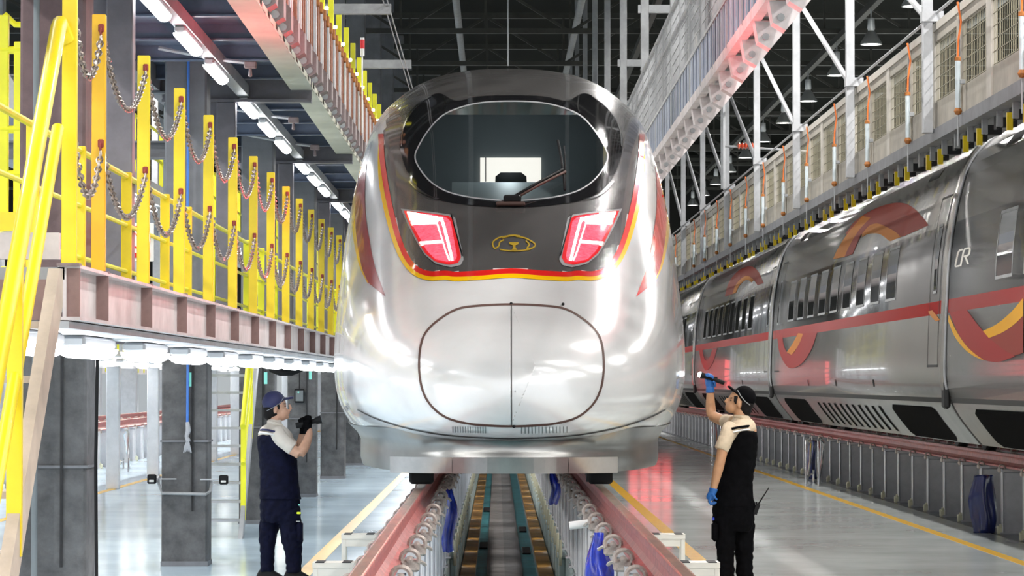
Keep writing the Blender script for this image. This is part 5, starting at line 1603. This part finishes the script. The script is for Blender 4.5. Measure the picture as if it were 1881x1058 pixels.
# gloves close on the torch
ta, tb = Vector(A(544, 781.5, -0.075)), Vector(A(590.5, 769.5, -0.075))
tdir = (tb - ta).normalized()
for nm, wr, pm, cu in (('glove', A(567, 789, -0.115), A(566, 778.5, -0.112), (0.05, 1, 0.1)), ('glove', A(557, 791, 0.0), A(557, 783.0, -0.03), (0.0, -1, 0.25))):
    q = MB(); hand(q, wr, pm, (-0.15, 0.25 if cu[1] > 0 else -0.25, 1), cu, tuple(tdir) if cu[1] > 0 else tuple(-tdir), 0.10, 0.0115)
    q.tube([Vector(wr) + Vector((0, 0, -0.03)), Vector(wr) + Vector((0, 0, 0.01))], [0.041, 0.036], 12)
    blob(nm, q, 'black_cloth', man, 0.006, 1)
to = thing('torch', 'black torch held level in the black-gloved hands', 'torch', (base.x + ta.x, DL + ta.y, ta.z))
e = tb - ta
MB().tube([e * 0.0, e * 0.08, e * 0.62, e * 0.74, e * 0.8, e * 1.0], [0.026, 0.030, 0.024, 0.026, 0.036, 0.040], 14).build('barrel', 'black', to, True)
MB().tube([e * 0.985, e * 1.012], [0.034, 0.034], 14).build('lens', 'cab_dark', to, True)
MB().bbox(e * 0.28 + Vector((0, 0, 0.03)), 0.05, 0.03, 0.02, 0.006).build('switch', 'black', to)

# ---- worker on the right: black cap and overalls, blue gloves, torch raised to the nose
SR, FXR, FYR, DR = 205.0, 1348.0, 1079.0, 28.3
def B(px, py, y=0.0):
    return ((px - FXR) / SR, y, (FYR - py) / SR)
base = at(FXR, FYR, DR)
man = thing('person', 'worker in black cap and overalls with blue gloves, one arm raised with a lit torch', 'person', (base.x, DR, 0.0))
m = MB()
ell(m, B(1358.5, 736), 0.098, 0.080, 0.105, 20, -0.45)
ell(m, B(1345.5, 746), 0.058, 0.060, 0.066, 16, -0.85)
m.tube([B(1337.5, 731), B(1333.2, 737.2), B(1336.5, 740.5)], [0.010, 0.015, 0.012], 8)
m.tube([B(1339, 744.5), B(1334.2, 745.2)], [0.018, 0.010], 8)
m.tube([B(1341, 752), B(1336.5, 752.6)], [0.024, 0.015], 8)
ell(m, B(1357, 743.5, -0.080), 0.019, 0.014, 0.031, 12, 0.15)
ell(m, B(1357, 743.5, 0.080), 0.019, 0.014, 0.031, 12, 0.15)
limb(m, [B(1357, 750), B(1361, 760), B(1364, 775)], [0.058, 0.060, 0.074])
stack(m, [B(1364, 772) + (0.09, 0.10), B(1362, 790) + (0.14, 0.16), B(1355, 830) + (0.145, 0.13), B(1349, 885) + (0.14, 0.12), B(1348, 930) + (0.155, 0.14)])
limb(m, [B(1336, 790, -0.16), B(1327, 815, -0.205), B(1321, 842, -0.225)], [0.056, 0.052, 0.046])
limb(m, [B(1321, 842, -0.225), B(1316, 862, -0.22), B(1309, 893, -0.20), B(1307, 902, -0.20)], [0.046, 0.046, 0.032, 0.031])
limb(m, [B(1348, 778, 0.15), B(1330, 772, 0.27), B(1313, 764, 0.36)], [0.056, 0.052, 0.047])
limb(m, [B(1313, 764, 0.36), B(1311, 748, 0.37), B(1310, 722, 0.34), B(1309, 714, 0.33)], [0.046, 0.046, 0.034, 0.032])
for a, b, c, y in (((1332, 930), (1332, 1000), (1334, 1066), -0.05), ((1366, 930), (1367, 1000), (1369, 1066), 0.05)):
    limb(m, [B(*a, y), B(*b, y), B(*c, y)], [0.08, 0.058, 0.044])
body = blob('body', m, 'skin_warm', man, 0.008, 3)
for nm, c, r, mt_ in (('eye', B(1343.0, 735.0, -0.047), (0.010, 0.007, 0.005), 'hair'), ('eyebrow', B(1344.0, 730.8, -0.049), (0.014, 0.008, 0.004), 'hair'), ('lips', B(1334.6, 745.4, -0.006), (0.008, 0.016, 0.005), 'lips')):
    q = MB(); ell(q, c, *r, 10); q.build(nm, mt_, body, True)
q = MB(); ell(q, B(1368, 741), 0.085, 0.085, 0.088, 18, -0.3); ell(q, B(1370, 753), 0.056, 0.072, 0.06, 16)
q.tube([B(1352, 727, -0.072), B(1350, 737, -0.077), B(1352, 743, -0.073)], [0.020, 0.016, 0.006], 8)
blob('hair', q, 'hair', man, 0.009, 2)
q = MB(); ell(q, B(1369.5, 728), 0.104, 0.098, 0.092, 20, -0.75)
rings = []
for u in np.linspace(0, 1, 7):
    wdt = 0.075 * math.sqrt(max(1e-3, 1 - (u * 0.92) ** 2)) + 0.004
    cx = B(1356 - 18.5 * u, 723 - 15.0 * u)
    rings.append([(cx[0] + 0.012 * math.sin(a) + 0.008 * math.cos(a) ** 2, wdt * math.cos(a), cx[2] - 0.010 * math.cos(a) ** 2 + 0.006 * math.sin(a)) for a in np.linspace(0, 2 * PI, 14)[:-1]])
q.loft(rings, cap=True)
cap_o = blob('cap', q, 'black_cloth', man, 0.007, 2)
MB().tube([B(1354.5, 716.5, -0.068), B(1360, 727, -0.096), B(1367.5, 736.5, -0.098), B(1377, 744, -0.086)], 0.004, 6).build('cap_piping', 'steel_mid', cap_o, True)
MB().lathe([(0, -0.004), (0.010, 0), (0, 0.005)], B(1383, 716), 8).build('cap_button', 'black_cloth', cap_o, True)
q = MB()
stack(q, [B(1361, 761) + (0.068, 0.07), B(1363, 768) + (0.082, 0.085), B(1364, 775) + (0.112, 0.14), B(1361, 786) + (0.138, 0.185), B(1358, 805) + (0.152, 0.165), B(1356, 840) + (0.152, 0.150)])
limb(q, [B(1342, 785, -0.12), B(1335, 797, -0.178), B(1328, 812, -0.202), B(1322, 826, -0.215)], [0.080, 0.074, 0.069, 0.066])
limb(q, [B(1350, 778, 0.12), B(1342, 776, 0.19), B(1334, 773, 0.25)], [0.078, 0.07, 0.062])
shirt_o = blob('shirt', q, 'shirt_warm', man, 0.009, 3, 0.004)
q = MB().tube([B(1350, 764, -0.04), B(1361, 766, -0.078), B(1372, 768, -0.05)], [0.014, 0.018, 0.014], 8); q.build('collar', 'shirt_warm', shirt_o, True)
q = MB()
stack(q, [B(1366, 790) + (0.112, 0.190), B(1364.5, 798) + (0.135, 0.197), B(1361, 815) + (0.155, 0.192), B(1357, 845) + (0.158, 0.172), B(1350, 880) + (0.166, 0.158), B(1348, 905) + (0.178, 0.165), B(1348, 930) + (0.192, 0.175)])
ov = blob('overall_top', q, 'black_cloth', man, 0.010, 3, 0.006)
MB().tube([B(1343, 792.5, -0.236), B(1357, 789.5, -0.222), B(1371, 788.0, -0.180), B(1384, 788.0, -0.08)], 0.008, 6).build('reflective_strap', 'reflective', ov, True)
MB().tube([B(1341, 786.5, -0.230), B(1356, 783.5, -0.216), B(1370, 782.0, -0.172), B(1382, 782.0, -0.08)], 0.012, 6).build('shoulder_strap', 'black_cloth', ov, True)
q = MB()
stack(q, [B(1348, 915) + (0.186, 0.168), B(1348, 938) + (0.192, 0.17), B(1348, 960) + (0.185, 0.16), B(1348, 975) + (0.165, 0.14)])
limb(q, [B(1331, 950, -0.05), B(1332, 985, -0.05), B(1332, 1015, -0.05), B(1333, 1045, -0.05), B(1334, 1066, -0.05)], [0.104, 0.096, 0.084, 0.078, 0.078])
limb(q, [B(1366, 950, 0.05), B(1367, 985, 0.05), B(1367.5, 1015, 0.05), B(1368.5, 1045, 0.05), B(1369, 1066, 0.05)], [0.106, 0.098, 0.086, 0.078, 0.078])
tr = blob('trousers', q, 'black_cloth', man, 0.010, 3, 0.009)
MB().bbox(B(1311.5, 975, -0.09), 0.05, 0.14, 0.17, 0.02).build('cargo_pocket', 'black_cloth', tr)
MB().bbox(B(1309, 951.5, -0.10), 0.022, 0.03, 0.03, 0.006).build('blue_clip', 'plastic_blue', tr)
for (x, y) in ((1333, -0.05), (1369, 0.05)):
    q = MB(); c = B(x, 1066)
    stack(q, [(c[0] - 0.03, y, 0.005, 0.13, 0.052), (c[0] - 0.03, y, 0.03, 0.135, 0.054), (c[0] - 0.015, y, 0.06, 0.11, 0.05), (c[0] + 0.01, y, 0.10, 0.065, 0.05)])
    blob('shoe', q, 'black', man, 0.009, 2)
q = MB(); hand(q, B(1307, 900, -0.20), B(1303, 910, -0.20), (-0.35, 0.0, -1), (0.9, 0.15, -0.2), (0.0, 1, 0.0), 0.085, 0.0105)
q.tube([B(1308.5, 895, -0.20), B(1306.5, 903, -0.20)], [0.040, 0.036], 12)
blob('glove', q, 'glove_blue', man, 0.006, 1)
ta, tb = Vector(B(1336, 703.5, 0.30)), Vector(B(1290, 687.5, 0.30))
tdir = (tb - ta).normalized()
q = MB(); hand(q, B(1309.5, 714, 0.335), B(1308.5, 702, 0.338), (-0.05, -0.3, 1), (0.0, -1, 0.1), tuple(tdir), 0.10, 0.0115)
q.tube([B(1310, 721, 0.34), B(1309.5, 712, 0.335)], [0.042, 0.037], 12)
blob('glove', q, 'glove_blue', man, 0.006, 1)
to = thing('torch', 'slim black torch with its light on, held up in a blue glove', 'torch', (base.x + ta.x, DR + ta.y, ta.z))
e = tb - ta
MB().tube([e * 0.0, e * 0.05, e * 0.70, e * 0.78, e * 0.84, e * 0.97], [0.017, 0.020, 0.018, 0.020, 0.027, 0.029], 14).build('barrel', 'black', to, True)
q = MB(); ell(q, e * 0.98, 0.024, 0.024, 0.024, 12); q.build('lens', 'torch_glow', to, True)
MB().bbox(e * 0.35 + Vector((0, 0, 0.022)), 0.03, 0.02, 0.014, 0.004).build('switch', 'black', to)
ra = Vector(B(1386, 944, -0.02)); rb = Vector(B(1393, 925, -0.02)); rc = Vector(B(1412.5, 895, -0.02))
rd = thing('walkie_talkie', 'black walkie-talkie with a long aerial on the hip of the black-capped worker', 'radio', (base.x + ra.x, DR + ra.y, ra.z))
MB().bar((0, 0, 0), rb - ra, 0.055, 0.035).build('radio_body', 'black', rd)
MB().tube([(rb - ra) * 0.95, (rb - ra) + (rc - rb) * 0.12, rc - ra], [0.010, 0.007, 0.0045], 8).build('aerial', 'black', rd, True)
MB().lathe([(0, -0.008), (0.009, -0.006), (0.009, 0.01), (0, 0.012)], (rb - ra) * 1.0 + Vector((-0.018, 0, 0.008)), 8).build('knob', 'black', rd, True)
